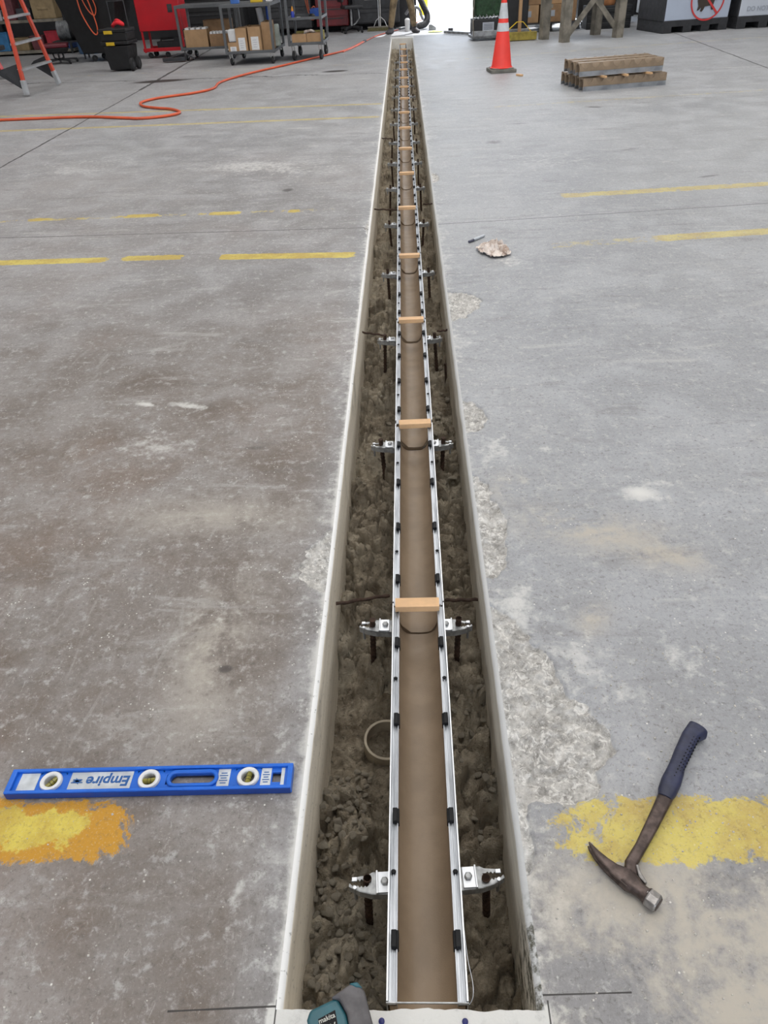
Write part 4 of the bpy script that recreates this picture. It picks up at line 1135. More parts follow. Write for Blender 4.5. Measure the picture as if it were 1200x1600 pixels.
for x, y in ((-.34, -.2), (.0, -.2), (-.34, .2), (.34, .2)): caster(rc, x, y, .05, .03, .4, top=.118, metal=M_blk2)
mb = MB(); mb.box((0, 0, .07), (.52, .22, .12)); mb.tube([(-.2, 0, .13), (-.2, 0, .17), (.1, 0, .17)], .02, 8); mb.box((.14, .0, .15), (.14, .14, .07))
o = mb.build('power_tool_case', M_blk, bevel=.01); o.location = (-4.52, 17.02, .137); tag(o, 'black tool case lying on bottom tray of the red tool cart', 'tool case')
# floor jack parts beside it
mb = MB(); mb.box((0, 0, .05), (.42, .16, .06)); mb.tube([(-.1, .0, .07), (.22, -.05, .14), (.4, -.1, .05)], .015, 8); mb.box((.1, .05, .10), (.12, .10, .06))
o = mb.build('floor_jack', M_blk2, bevel=.006); o.location = (-4.23, 15.95, .0); tag(o, 'low black floor jack on the floor between the red cart and grey cart', 'jack')

# ---- grey steel carts
def cart(loc, rz, w, d, h, z0, zs, lab, top_wood=False, r=.055):
    t = empty('utility_cart', lab, 'utility cart', loc, rz)
    for x in (-w / 2 + .02, w / 2 - .02):
        for y in (-d / 2 + .02, d / 2 - .02):
            mb = MB(); mb.box((x, y, (z0 + h) / 2), (.042, .042, h - z0)); mb.build('post', M_cart, t, bevel=.003)
    for z in zs:
        mb = MB(); mb.box((0, 0, z), (w, d, .006))
        for s in (-1, 1): mb.box((0, s * (d / 2 - .003), z + .018 if z < h - .05 else z - .022), (w, .006, .042)); mb.box((s * (w / 2 - .003), 0, z + .018 if z < h - .05 else z - .022), (.006, d, .042))
        mb.build('shelf', M_cart, t, bevel=.002)
    for x, y in ((-w / 2 + .07, -d / 2 + .07), (w / 2 - .07, -d / 2 + .07), (-w / 2 + .07, d / 2 - .07), (w / 2 - .07, d / 2 - .07)): caster(t, x, y, r, .034, 1.35, top=z0)
    return t
cart((-2.60, 15.45, 0), -.02, .86, 1.20, .88, .165, (.175, .875), 'grey steel cart with three labelled cardboard boxes on its bottom shelf')
cart((-3.58, 16.40, 0), -.03, 1.02, .80, .86, .165, (.175, .855), 'grey steel cart with paper-filled boxes, left of the other grey carts')
cart((-1.66, 15.60, 0), -.02, .62, .95, 1.15, .225, (.235, .60, 1.14), 'narrow grey three-shelf cart nearest the trench', r=.075)
def cbox(x, y, z, w, d, h, lab, grp, rz=0., label=False, papers=0, dark=False, mat=None):
    t = empty('cardboard_box', lab, 'box', (x, y, z), rz, grp)
    mb = MB(); th = .006
    mb.box((0, 0, th / 2), (w, d, th))
    mb.box((0, -d / 2 + th / 2, h / 2), (w, th, h)); mb.box((0, d / 2 - th / 2, h / 2), (w, th, h)); mb.box((-w / 2 + th / 2, 0, h / 2), (th, d - 2 * th, h)); mb.box((w / 2 - th / 2, 0, h / 2), (th, d - 2 * th, h))
    mb.build('box_body', mat or M_card, t)
    if label:
        lm = MB(); lm.box((0, -d / 2 - .001, h * .36), (w * .62, .002, h * .52)); lo = lm.build('label', M_paper, t)
        lm = MB()
        for q in range(4): lm.box((-.005 * (q % 2), -d / 2 - .0026, h * (.22 + .09 * q)), (w * .30, .001, .006))
        lm.build('print_lines', M_greyp, lo)
    if papers:
        for q in range(papers):
            pm = MB(); xx_ = -w / 2 + (q + .5) * w / papers
            pm.box((xx_, .0, h * .5 + .05), (w / papers * .72, d * .82, h * .85)); pm.build('paper_bundle', M_paper, t, bevel=.008)
    return t
cbox(-2.895, 15.02, .182, .17, .30, .16, 'small cardboard box with white bag in it, leftmost on the middle grey cart', 'boxes on the middle cart', label=True)
mb = MB(); mb.frustum((0, 0, 0), (.13, .20), (.14, .22), .18); o = mb.build('white_bag', M_paper, bevel=.015); o.location = (-2.90, 15.02, .345); tag(o, 'white plastic bag standing in leftmost box of the middle cart', 'bag')
cbox(-2.735, 15.04, .182, .19, .34, .36, 'tall open cardboard box with white label, centre of the middle grey cart', 'boxes on the middle cart', label=True)
cbox(-2.515, 15.06, .182, .21, .38, .37, 'tall open cardboard box with white label, right on the middle grey cart', 'boxes on the middle cart', .03, label=True)
cbox(-2.33, 15.30, .182, .14, .55, .42, 'plain cardboard carton standing at right end of the middle grey cart', 'boxes on the middle cart')
cbox(-2.55, 15.75, .182, .5, .35, .34, 'cardboard carton at the back of the middle grey cart', 'boxes on the middle cart')
mb = MB(); mb.lathe([(.055, 0), (.055, .26), (.02, .26), (.02, .20)], (0, 0, 0), 20); o = mb.build('paper_roll', M_paper, smooth=True); o.location = (-2.46, 15.55, .53); o.rotation_euler = (0, -.12, 0); tag(o, 'white paper roll standing on cartons of the middle cart', 'paper roll')
mb = MB(); mb.lathe([(.035, 0), (.035, .19), (.015, .21), (.015, .23)], (0, 0, 0), 16); o = mb.build('blue_bottle', simple('bright_blue', (.03, .12, .55), .4), smooth=True); o.location = (-2.32, 15.45, .61); tag(o, 'blue bottle standing beside the paper roll on the middle cart', 'bottle')
mb = MB(); mb.frustum((0, 0, 0), (.10, .16), (.08, .10), .34); o = mb.build('white_jug', simple('pale_green_jug', (.55, .62, .56), .4), bevel=.02); o.location = (-2.245, 15.78, .184); tag(o, 'pale translucent jug at the rear right corner of the middle cart', 'jug')
cbox(-3.80, 16.24, .182, .42, .32, .30, 'cardboard box stuffed with white bags on the left grey cart', 'boxes on the left cart', .02, papers=4)
cbox(-3.36, 16.24, .182, .38, .32, .22, 'low cardboard box full of white sleeves on the left grey cart', 'boxes on the left cart', 0, papers=6, mat=M_card2)
cbox(-3.45, 16.55, .182, .5, .28, .42, 'brown carton behind the white sleeves on the left grey cart', 'boxes on the left cart', mat=M_card2)
for x, y, w, d, h, m_, lab in ((-2.80, 15.1, .14, .12, .10, simple('blue_tin', (.05, .16, .5), .4), 'blue and white box on top of the middle grey cart'), (-2.45, 15.2, .20, .10, .08, M_yel, 'yellow case on top of the middle grey cart'), (-2.25, 15.3, .10, .10, .14, M_paper, 'white tub on top of the middle grey cart')):
    mb = MB(); mb.box((0, 0, h / 2), (w, d, h)); o = mb.build('parts_box', m_, bevel=.006); o.location = (x, y, .879); tag(o, lab, 'box')
cbox(-1.78, 15.25, .242, .25, .20, .15, 'low cardboard box on bottom shelf of the narrow cart, left', 'boxes on the narrow cart')
cbox(-1.525, 15.26, .242, .24, .20, .16, 'low cardboard box on bottom shelf of the narrow cart, right', 'boxes on the narrow cart', -.03)
mb = MB(); mb.tube(catmull([(-.08, 0, .0), (-.02, .05, .04), (.05, -.02, .06), (.10, .03, .03), (.02, .06, .05), (-.06, -.03, .05)], 6), .022, 8)
o = mb.build('rag_bundle', M_rag, smooth=True); o.location = (-1.62, 15.26, .372); tag(o, 'crumpled rag heaped on boxes of the narrow cart', 'rag')
mb = MB(); mb.box((0, 0, .10), (.50, .05, .14)); o = mb.build('yellow_bag', simple('dull_yellow', (.42, .36, .10), .7), bevel=.01); o.location = (-1.62, 15.55, .245); tag(o, 'dull yellow box standing behind the cartons of narrow cart', 'box')
gl = empty('glue_bottle', 'blue squeeze bottle with orange cap on middle shelf of the narrow cart', 'bottle', (-1.86, 15.22, .606))
mb = MB(); mb.lathe([(.028, 0), (.030, .02), (.030, .10), (.018, .12)], (0, 0, 0), 18); mb.build('bottle_body', simple('royal_blue', (.03, .06, .45), .4), gl, smooth=True)
mb = MB(); mb.lathe([(.020, .12), (.018, .15), (.006, .19), (.0, .192)], (0, 0, 0), 18); mb.build('cap', simple('orange_cap', (.85, .35, .03), .4), gl, smooth=True)
mb = MB(); mb.bar((-.18, 0, .02), (.16, -.03, .02), .03, .014); mb.box((-.17, .0, .024), (.06, .07, .02)); o = mb.build('wrench', M_chrome, bevel=.004); o.location = (-1.60, 15.28, .606); tag(o, 'bright wrench lying on middle shelf of the narrow cart', 'wrench')
mb = MB(); mb.lathe([(.0, 0), (.055, .0), (.06, .03), (.03, .06), (0, .06)], (0, 0, 0), 18); o = mb.build('tape_roll', M_blk, smooth=True); o.location = (-1.55, 15.42, .606); tag(o, 'black round case on middle shelf of the narrow cart', 'case')
mb = MB(); mb.box((0, 0, .06), (.17, .22, .12)); o = mb.build('blue_bin', simple('blue_bin_plastic', (.02, .09, .42), .5), bevel=.01); o.location = (-1.52, 15.75, .606); tag(o, 'small blue bin at the back of the narrow cart', 'bin')

# ---- low creeper stool with a duct roll behind
cs = empty('creeper_seat', 'low dark red padded stool on spider base left of the black bin', 'stool', (-6.72, 16.75, 0), .25)
mb = MB(); mb.box((0, 0, .305), (.46, .36, .07)); mb.build('cushion', M_redd, cs, bevel=.025, seg=3)
mb = MB(); mb.frustum((0, 0, .19), (.36, .28), (.46, .36), .08); mb.build('seat_pan', M_blk, cs, bevel=.01)
mb = MB(); mb.tube([(-.1, 0, .2), (-.08, 0, .10), (.0, 0, .07)], .016, 8); mb.tube([(.1, 0, .2), (.08, 0, .10), (0, 0, .07)], .012, 8); mb.build('column', M_blk2, cs)
for q in range(5):
    a = q * 2 * PI / 5 + .4; mb = MB(); mb.bar((0, 0, .075), (.34 * math.cos(a), .34 * math.sin(a), .065), .035, .025); mb.build('leg', M_blk2, cs)
    caster(cs, .31 * math.cos(a), .31 * math.sin(a), .024, .02, a, top=.06, metal=M_blk2)
dr = empty('duct_roll', 'grey coiled duct roll with black end standing behind the red stool', 'duct roll', (-6.72, 17.55, .0), .1)
mb = MB(); prof = []
for q in range(15): prof += [(.155 + .012 * (q % 2), -.18 + q * .018)]
wv = Matrix(((0, 0, 1), (1, 0, 0), (0, 1, 0)))
mb.lathe(prof, (0, 0, .50), 28, M=wv); mb.build('coil', M_sil, dr, smooth=True)
mb = MB(); mb.lathe([(.175, .075), (.175, .22), (.10, .22)], (0, 0, .50), 28, M=wv); mb.build('drum_end', M_blk, dr, smooth=True)
mb = MB(); mb.box((0, 0, .315), (.60, .40, .03)); 
for x in (-.26, .26):
    for y in (-.16, .16): mb.box((x, y, .15), (.03, .03, .30))
mb.build('stand', M_blk2, dr)
dm_ = empty('blue_drum', 'pale blue plastic drum standing behind the coiled duct roll', 'drum', (-6.72, 18.75, 0))
mb = MB(); mb.lathe([(.0, 0), (.30, 0), (.31, .03), (.31, .28), (.325, .30), (.31, .32), (.31, .60), (.325, .62), (.31, .64), (.30, .92), (.0, .93)], (0, 0, 0), 32); mb.build('drum_body', M_bluep, dm_, smooth=True)
mb = MB(); mb.lathe([(.31, .90), (.325, .90), (.325, .95), (.31, .95)], (0, 0, 0), 32, closed=True); mb.build('lid_ring', M_sil, dm_)

# low shelf of clutter at far left
sf = empty('storage_shelf', 'long low shelf of clutter against the floor at the far left', 'shelf', (-8.9, 19.2, 0), .0)
for z in (.06, .62, 1.25):
    mb = MB(); mb.box((0, 0, z), (3.4, .6, .05)); mb.build('shelf_board', M_timber, sf)
for x in (-1.66, 0, 1.66):
    mb = MB(); mb.box((x, -.32, .65), (.05, .03, 1.3)); mb.box((x, .32, .65), (.05, .05, 1.3)); mb.build('upright', M_blk2, sf)
cl_cols = [((.45, .03, .05), 'red'), ((.03, .10, .35), 'blue'), ((.05, .05, .06), 'black'), ((.42, .42, .45), 'grey'), ((.05, .2, .42), 'bright blue'), ((.30, .22, .12), 'brown'), ((.16, .05, .06), 'maroon')]
rr = random.Random(5)
xq = -10.46; q = 0
while xq < -7.4:
    w = rr.uniform(.22, .42); cc, nm = cl_cols[q % 7]; h = rr.uniform(.2, .42)
    mb = MB(); mb.frustum((0, 0, 0), (w * .8, .34), (w * .92, .38), h); mb.box((0, 0, h), (w * .95, .40, .02)); o = mb.build('storage_tote', simple('tote_' + nm.replace(' ', '_'), cc, .5), bevel=.01); o.location = (xq + w / 2, 19.15, .087)
    tag(o, '%s tote on the bottom board of the low shelf, %s from its left end' % (nm, ORD[q] if q else 'first'), 'tote', 'totes on the far left shelf'); xq += w + .03; q += 1
xq = -10.4; q = 0
while xq < -7.4:
    w = rr.uniform(.25, .5); cc, nm = cl_cols[(q * 3 + 1) % 7]; h = rr.uniform(.15, .40)
    mb = MB(); mb.box((0, 0, h / 2), (w, .36, h)); mb.box((0, -.18, h * .5), (w * .5, .02, .05)); o = mb.build('parts_box', simple('case_' + nm.replace(' ', '_'), cc, .5), bevel=.01); o.location = (xq + w / 2, 19.15, .647)
    tag(o, '%s case on the middle board of the low shelf, %s from its left end' % (nm, ORD[q] if q else 'first'), 'case', 'cases on the far left shelf'); xq += w + .05; q += 1
# red wheeled stand beside ladder
rs = empty('wheeled_stand', 'red tubular wheeled stand half cut off at the left edge behind the stepladder', 'stand', (-7.15, 14.6, 0))
mb = MB(); mb.bar((.28, 0, .03), (.12, .1, .42), .06, .05); mb.build('leg', M_red, rs); mb = MB(); mb.bar((-.45, 0, .03), (-.3, .1, .42), .06, .05); mb.build('leg', M_red, rs)
mb = MB(); mb.box((-.1, .1, .44), (.72, .5, .07)); mb.build('platform', M_blk2, rs, bevel=.01)
mb = MB(); mb.frustum((-.15, .1, .48), (.45, .35), (.35, .25), .35); mb.build('motor', M_red, rs, bevel=.03)
mb = MB(); mb.frustum((-.15, .1, .83), (.35, .25), (.30, .2), .3); mb.build('cover', M_sil, rs, bevel=.03)
caster(rs, -.05, -.1, .075, .04, 0, top=.40, metal=M_blk2)

# ---- dark cabinets along the far wall
def cabinet(x0, x1, y0, y1, h, mat, lab, nd=5):
    t = empty('tool_cabinet', lab, 'cabinet', ((x0 + x1) / 2, (y0 + y1) / 2, 0)); w = x1 - x0; d = y1 - y0
    mb = MB(); mb.box((0, 0, h / 2 + .08), (w, d, h - .10)); mb.build('cabinet_body', mat, t, bevel=.01)
    for q in range(nd):
        zz = .14 + (q + .5) * (h - .2) / nd; mb = MB(); mb.box((0, -d / 2 - .008, zz), (w * .9, .016, (h - .2) / nd * .88)); dd = mb.build('drawer', mat, t, bevel=.004)
        mb = MB(); mb.box((0, -d / 2 - .024, zz + (h - .2) / nd * .3), (w * .7, .016, .018)); mb.build('drawer_pull', M_alu if mat is M_red else M_blk2, dd)
    for x, y in ((-w * .4, -d * .35), (w * .4, -d * .35), (-w * .4, d * .35), (w * .4, d * .35)):
        mb = MB(); mb.lathe([(.0, -.015), (.035, -.015), (.035, .015), (0, .015)], (x, y, .036), 14, M=wv); mb.build('caster', M_tyre, t)
    return t
M_red_shaded = simple('shaded_red_enamel', (.16, .008, .012), .4, var=.2)  # red enamel darkened: shade at the far wall is in the colour
cabinet(-2.0, -1.25, 20.75, 21.3, 1.1, M_red_shaded, 'red drawer cabinet in shade-darkened colour against the far wall behind the mechanic chair')
cabinet(-1.15, -.05, 20.95, 21.4, 1.3, M_blk2, 'black drawer cabinet against the far wall behind the broom', 4)
cabinet(-3.3, -2.1, 20.6, 21.2, 1.2, M_blk2, 'black drawer cabinet against the far wall behind the grey carts', 5)
cabinet(-5.0, -3.5, 19.6, 20.3, 1.3, M_blk, 'black drawer cabinet behind the red tool cart', 5)
# hanging orange cords on that wall
mb = MB(); mb.tube(catmull([(0, 0, .95), (.10, -.02, .70), (.16, -.03, .45), (.22, -.02, .30), (.34, -.02, .36), (.30, -.02, .55), (.18, -.02, .50), (.14, 0, .95)], 10), .013, 8)
o = mb.build('extension_cord', simple('dull_orange_cord', (.32, .07, .03), .6), smooth=True); o.location = (-2.3, 20.45, .0); tag(o, 'dull orange cord hanging in loops behind the narrow grey cart', 'cord')

# ---- mechanic chair
ch = empty('mechanic_chair', 'black mechanic chair with backrest on caster base near the far wall', 'chair', (-1.16, 20.45, 0), .35)
mb = MB(); mb.box((.02, 0, .50), (.44, .40, .07)); mb.build('seat', M_blk2, ch, bevel=.03, seg=3)
mb = MB(); mb.box((-.24, 0, .80), (.06, .38, .40)); mb.build('backrest', M_blk2, ch, bevel=.03, seg=3)
mb = MB(); mb.bar((-.18, 0, .48), (-.26, 0, .70), .05, .012); mb.build('back_bar', M_blk, ch)
mb = MB(); mb.cyl((0, 0, .10), (0, 0, .47), .025); mb.tube([(.16, -.05, .46), (.18, -.05, .28), (.10, 0, .18), (.04, 0, .15)], .016, 8); mb.build('column', M_sil, ch)
for q in range(4):
    a = q * PI / 2 + .7; mb = MB(); mb.bar((0, 0, .12), (.28 * math.cos(a), .28 * math.sin(a), .10), .05, .04); mb.build('leg', M_blk, ch)
    caster(ch, .25 * math.cos(a), .25 * math.sin(a), .032, .03, a, top=.09, metal=M_blk2)

# ---- push broom
bo = empty('push_broom', 'wide push broom standing upright with braced handle against the far cabinets', 'broom', (-.50, 20.62, 0), .0)
mb = MB(); mb.box((0, 0, .078), (.60, .07, .026)); mb.build('head', M_timber, bo, bevel=.006)
mb = MB(); mb.frustum((0, 0, .0), (.62, .13), (.58, .06), .066); mb.build('bristles', simple('olive_bristle', (.12, .11, .05), .9, var=.5, nscale=60), bo)
mb = MB(); mb.cyl((0, 0, .08), (.02, .22, 1.45), .014, n=12); mb.build('handle', simple('pale_handle', (.45, .44, .42), .5), bo, smooth=True)
mb = MB(); mb.tube([(-.15, 0, .09), (-.10, .02, .20), (-.01, .035, .27)], .008, 8); mb.tube([(.15, 0, .09), (.10, .02, .20), (.01, .035, .27)], .008, 8); mb.build('brace', M_alu, bo)
sq = empty('floor_squeegee', 'pale metal floor squeegee hung head up across the broom handle', 'squeegee', (-.60, 20.86, 0))
mb = MB(); mb.box((0.06, -.06, .615), (.62, .02, .03)); mb.build('blade', simple('pale_metal', (.52, .52, .52), .4, .3), sq)
mb = MB(); mb.cyl((.06, -.05, .02), (.06, -.05, .61), .012, n=10); mb.build('handle', M_alu, sq)
mb = MB(); mb.box((0, 0, .0), (.40, .02, .035)); o = mb.build('wall_rail', simple('pale_metal_rail', (.55, .55, .55), .4, .3)); o.location = (.02, 20.93, .80); tag(o, 'short pale metal rail fixed on the black cabinet behind the worker', 'rail')
mb = MB(); mb.bar((-.05, 20.2, .05), (.36, 20.75, .06), .09, .05); o = mb.build('grey_pipe', M_sil, bevel=.01); tag(o, 'grey pipe lying on the floor behind the worker', 'pipe')

# ---- worker standing at the far end of the trench
pr = empty('person', 'person in khaki camouflage trousers and dark boots standing astride the far trench end', 'person', (.02, 19.62, 0), 0.)
def skin_obj(name, nodes, edges, mat, parent, sub=2):
    me = bpy.data.meshes.new(name); me.from_pydata([n_[0] for n_ in nodes], edges, [])
    o = bpy.data.objects.new(name, me); COL.objects.link(o); o.parent = parent
    m_ = o.modifiers.new('skin', 'SKIN'); m_.use_smooth_shade = True
    for i, nd in enumerate(nodes):
        r = nd[1]; me.skin_vertices[0].data[i].radius = (r, r) if not isinstance(r, tuple) else r
    me.skin_vertices[0].data[0].use_root = True
    s_ = o.modifiers.new('sub', 'SUBSURF'); s_.levels = sub; s_.render_levels = sub
    me.materials.append(mat)
    return o
def chain(nodes, edges, start, pts):
    prev = start
    for p, r in pts:
        nodes.append((p, r)); edges.append((prev, len(nodes) - 1)); prev = len(nodes) - 1
    return prev
N_ = [((0, 0, .97), (.14, .10))]; E_ = []
spn_ = chain(N_, E_, 0, [((0, .005, 1.10), (.125, .095)), ((0, .0, 1.28), (.145, .105)), ((0, .01, 1.42), (.12, .085)), ((0, .0, 1.50), (.055, .055)), ((0, -.012, 1.57), (.058, .062)), ((0, -.02, 1.66), (.075, .092)), ((0, -.012, 1.74), (.066, .08))])
for s in (-1, 1):
    chain(N_, E_, 0, [((s * .12, 0, .90), .085), ((s * .19, -.03, .52), .055), ((s * .225, -.01, .42), .052), ((s * .25, 0, .12), .035)])
    wr = chain(N_, E_, 3, [((s * .17, .01, 1.41), .062), ((s * .25, .02, 1.14), .045), ((s * .25, -.06, .92), .030), ((s * .245, -.09, .86), (.034, .02))])
    for q in range(4):
        chain(N_, E_, wr, [((s * (.245 + .0), -.115 + q * .018, .82), .010), ((s * .240, -.118 + q * .018, .785 + .004 * abs(q - 1.5)), .009), ((s * .230, -.116 + q * .018, .765 + .006 * abs(q - 1.5)), .008)])
    chain(N_, E_, wr, [((s * .228, -.135, .855), .011), ((s * .218, -.145, .825), .009)])
skin_obj('body', N_, E_, M_skin, pr)
N_ = [((0, 0, .98), (.165, .125))]; E_ = []
chain(N_, E_, 0, [((0, 0, 1.06), (.155, .120))])
for s in (-1, 1):
    chain(N_, E_, 0, [((s * .115, 0, .88), .115), ((s * .165, -.025, .66), .092), ((s * .20, -.035, .50), .080), ((s * .215, -.02, .40), .078), ((s * .245, .0, .22), .072), ((s * .255, .0, .10), .066)])
skin_obj('trousers', N_, E_, M_khaki, pr)
N_ = [((0, 0, 1.04), (.168, .128))]; E_ = []
chain(N_, E_, 0, [((0, .005, 1.15), (.155, .12)), ((0, .0, 1.30), (.175, .13)), ((0, .01, 1.42), (.14, .105)), ((0, 0, 1.475), (.075, .07))])
for s in (-1, 1): chain(N_, E_, 3, [((s * .175, .01, 1.405), .082), ((s * .225, .015, 1.25), .068), ((s * .25, .01, 1.12), .060)])
skin_obj('shirt', N_, E_, M_shirt, pr)
mb = MB(); mb.lathe([(.0, .125), (.045, .115), (.078, .08), (.088, .03), (.086, -.02), (.080, -.05)], (0, .0, 1.70), 24); h_ = mb.build('hair', M_hair, pr, smooth=True); h_.scale = (1, 1.15, 1)
fm = MB(); fm.lathe([(.0, -.012), (.010, -.008), (.012, .0), (.010, .008), (0, .012)], (-.03, -.112, 1.675), 10); fm.lathe([(.0, -.012), (.010, -.008), (.012, .0), (.010, .008), (0, .012)], (.03, -.112, 1.675), 10); fm.build('eyes', M_blk, pr, smooth=True)
fm = MB(); fm.frustum((0, -.118, 1.630), (.030, .030), (.014, .014), .045); fm.build('nose', M_skin, pr, bevel=.006); fm = MB(); fm.box((0, -.108, 1.605), (.045, .012, .008)); fm.build('mouth', M_redd, pr, bevel=.003)
for s in (-1, 1):
    bt = MB(); x = s * .262; a = s * .5
    d = Vector((math.sin(a), -math.cos(a), 0))
    sweep(bt, [Vector((x, .03, .05)) - d * .06, Vector((x, .03, .055)), Vector((x, .03, .05)) + d * .08, Vector((x, .03, .038)) + d * .17, Vector((x, .03, .03)) + d * .20], [.045, .052, .048, .048, .03], [.048, .055, .045, .034, .022], n=16)
    bt.lathe([(.050, .05), (.056, .12), (.060, .17)], (x, .03, 0), 16)
    bt.build('boot', M_boot, pr, smooth=True)

# ---- corrugated suction hose and vacuum behind him
mb = MB(); P_ = catmull([(.18, 20.35, .075), (.40, 20.25, .08), (.56, 20.45, .12), (.60, 20.7, .25), (.52, 20.8, .42), (.42, 20.9, .60), (.30, 21.0, .80)], 16)
mb.tube(P_, [.070 if i % 2 else .060 for i in range(len(P_))], 14); tag(mb.build('suction_hose', M_blk2, smooth=True), 'thick black corrugated hose curling up behind the worker by the doorway', 'hose')
mb = MB(); P_ = catmull([(.10, 20.6, .30), (.22, 20.5, .42), (.40, 20.6, .40), (.50, 20.9, .18), (.66, 21.1, .10)], 12); mb.tube(P_, [.034 if i % 2 else .028 for i in range(len(P_))], 12)
tag(mb.build('suction_hose', M_sil, smooth=True), 'thinner grey corrugated hose inside the loop of the black hose', 'hose')
mb = MB(); mb.lathe([(0, 0), (.05, 0), (.06, .22), (.03, .25), (0, .25)], (0, 0, 0), 18); o = mb.build('white_can', M_paper, smooth=True); o.location = (.13, 20.12, .0); tag(o, 'white can on the floor between the legs of the worker', 'can')

# ---- things in the doorway and yard
mb = MB(); mb.lathe([(.0, 0), (.13, 0), (.13, 1.15), (.10, 1.2), (0, 1.22)], (0, 0, 0), 28); o = mb.build('bollard', simple('safety_yellow', (.90, .72, .01), .5, var=.05), smooth=True); o.location = (.62, 25.4, 0); tag(o, 'bright yellow bollard outside the open doorway', 'bollard')
mb = MB(); mb.prism([(-.08, 0), (.08, 0), (.08, .05), (-.02, .11), (-.08, .11)], -.05, .05, M=Matrix(((1, 0, 0), (0, 0, 1), (0, 1, 0)))); o = mb.build('wheel_chock', M_sil, bevel=.005); o.location = (.70, 20.15, 0); tag(o, 'small grey block on the floor in the doorway', 'block')
mb = MB(); mb.box((0, 0, .035), (.10, .12, .07)); o = mb.build('grey_block', M_blk2, bevel=.01); o.location = (1.08, 19.45, 0); tag(o, 'small dark block on floor between doorway and the green machine', 'block')
n = 30; uu, vv = np.meshgrid(np.linspace(-1, 1, n), np.linspace(-1, 1, n))
rg2 = grid_mesh('strap_heap', uu * .17, vv * .10, .010 + .03 * fbm(uu, vv, 3, 3, 90) * (1 - np.clip(uu ** 2 + vv ** 2, 0, 1)), (uu[:-1, :-1] ** 2 + vv[:-1, :-1] ** 2) < .95, simple('neon_yellow', (.62, .78, .10), .6))
rg2.location = (.74, 19.5, 0); rg2.modifiers.new('t', 'SOLIDIFY').thickness = .004; tag(rg2, 'flat neon yellow-green cloth on the floor at the doorway', 'cloth')
mb = MB(); mb.bar((.92, 18.95, .035), (1.5, 18.2, .035), .05, .05); o = mb.build('steel_tube', M_sil, bevel=.008); tag(o, 'grey steel tube lying on floor in front of the bright doorway', 'tube')

# ---- green covered machine on a black battery base
gm = empty('battery_machine', 'green covered machine on black base with pale label by the doorway', 'machine', (1.92, 17.35, 0), .06)
mb = MB(); mb.box((-.02, 0, .06), (1.10, .60, .05)); mb.box((-.02, -.28, .10), (1.10, .04, .13)); mb.build('base_frame', M_sil, gm, bevel=.006)
mb = MB(); mb.box((-.24, -.02, .22), (.60, .52, .26)); mb.build('battery_box', M_blk, gm, bevel=.012)
mb = MB(); mb.box((-.26, -.283, .23), (.22, .004, .14)); lb = mb.build('label', M_greyp, gm)
mb = MB(); 
for q in range(4): mb.box((-.26, -.2865, .19 + .025 * q), (.17, .002, .006))
mb.build('print_lines', M_blk2, lb)
mb = MB()
for q in range(9): mb.tube([(-.52 + q * .068, -.26, .36), (-.50 + q * .068, -.25, .40 + .02 * (q % 2)), (-.46 + q * .068, -.26, .36)], .012, 6)
mb.build('terminal_cover', M_sil, gm)
bm = bmesh.new(); bmesh.ops.create_cube(bm, size=1); bmesh.ops.subdivide_edges(bm, edges=list(bm.edges), cuts=14, use_grid_fill=True)
rr = random.Random(3)
for v in bm.verts:
    nx = v.co.x; v.co = Vector((v.co.x * .56 * (1 - .10 * (v.co.z + .5)), v.co.y * .5, v.co.z * .85)) + Vector((rr.gauss(0, .008), rr.gauss(0, .008), rr.gauss(0, .006)))
me = bpy.data.meshes.new('green_cover'); bm.to_mesh(me); bm.free(); me.materials.append(M_drk_green)
for p in me.polygons: p.use_smooth = True
o = bpy.data.objects.new('green_cover', me); COL.objects.link(o); o.parent = gm; o.location = (-.22, 0, .81)
mb = MB(); mb.box((.30, 0, .60), (.42, .5, 1.0)); mb.build('tower', M_blk, gm, bevel=.015)
mb = MB(); mb.tube([(-.54, -.30, .08), (-.56, -.30, .30), (-.54, -.30, .9)], .010, 8); mb.build('side_tube', M_timber, gm)

# ---- yellow steel stand
ys_ = empty('yellow_stand', 'low yellow steel stand with splayed braces behind the traffic cone', 'stand', (2.24, 16.72, 0), .12)
mb = MB(); mb.box((0, 0, .075), (.64, .16, .13)); mb.build('beam', simple('worn_yellow', (.36, .28, .05), .6, var=.4, nscale=10), ys_, bevel=.006)
mb = MB(); mb.bar((-.28, -.02, .14), (-.06, 0, .30), .022, .012); mb.bar((.22, -.02, .14), (.06, 0, .30), .022, .012); mb.bar((-.06, 0, .30), (.06, 0, .30), .022, .012); mb.build('brace', M_yel, ys_)
mb = MB(); mb.box((0, .02, .36), (.055, .05, .62)); mb.build('post', M_card, ys_)
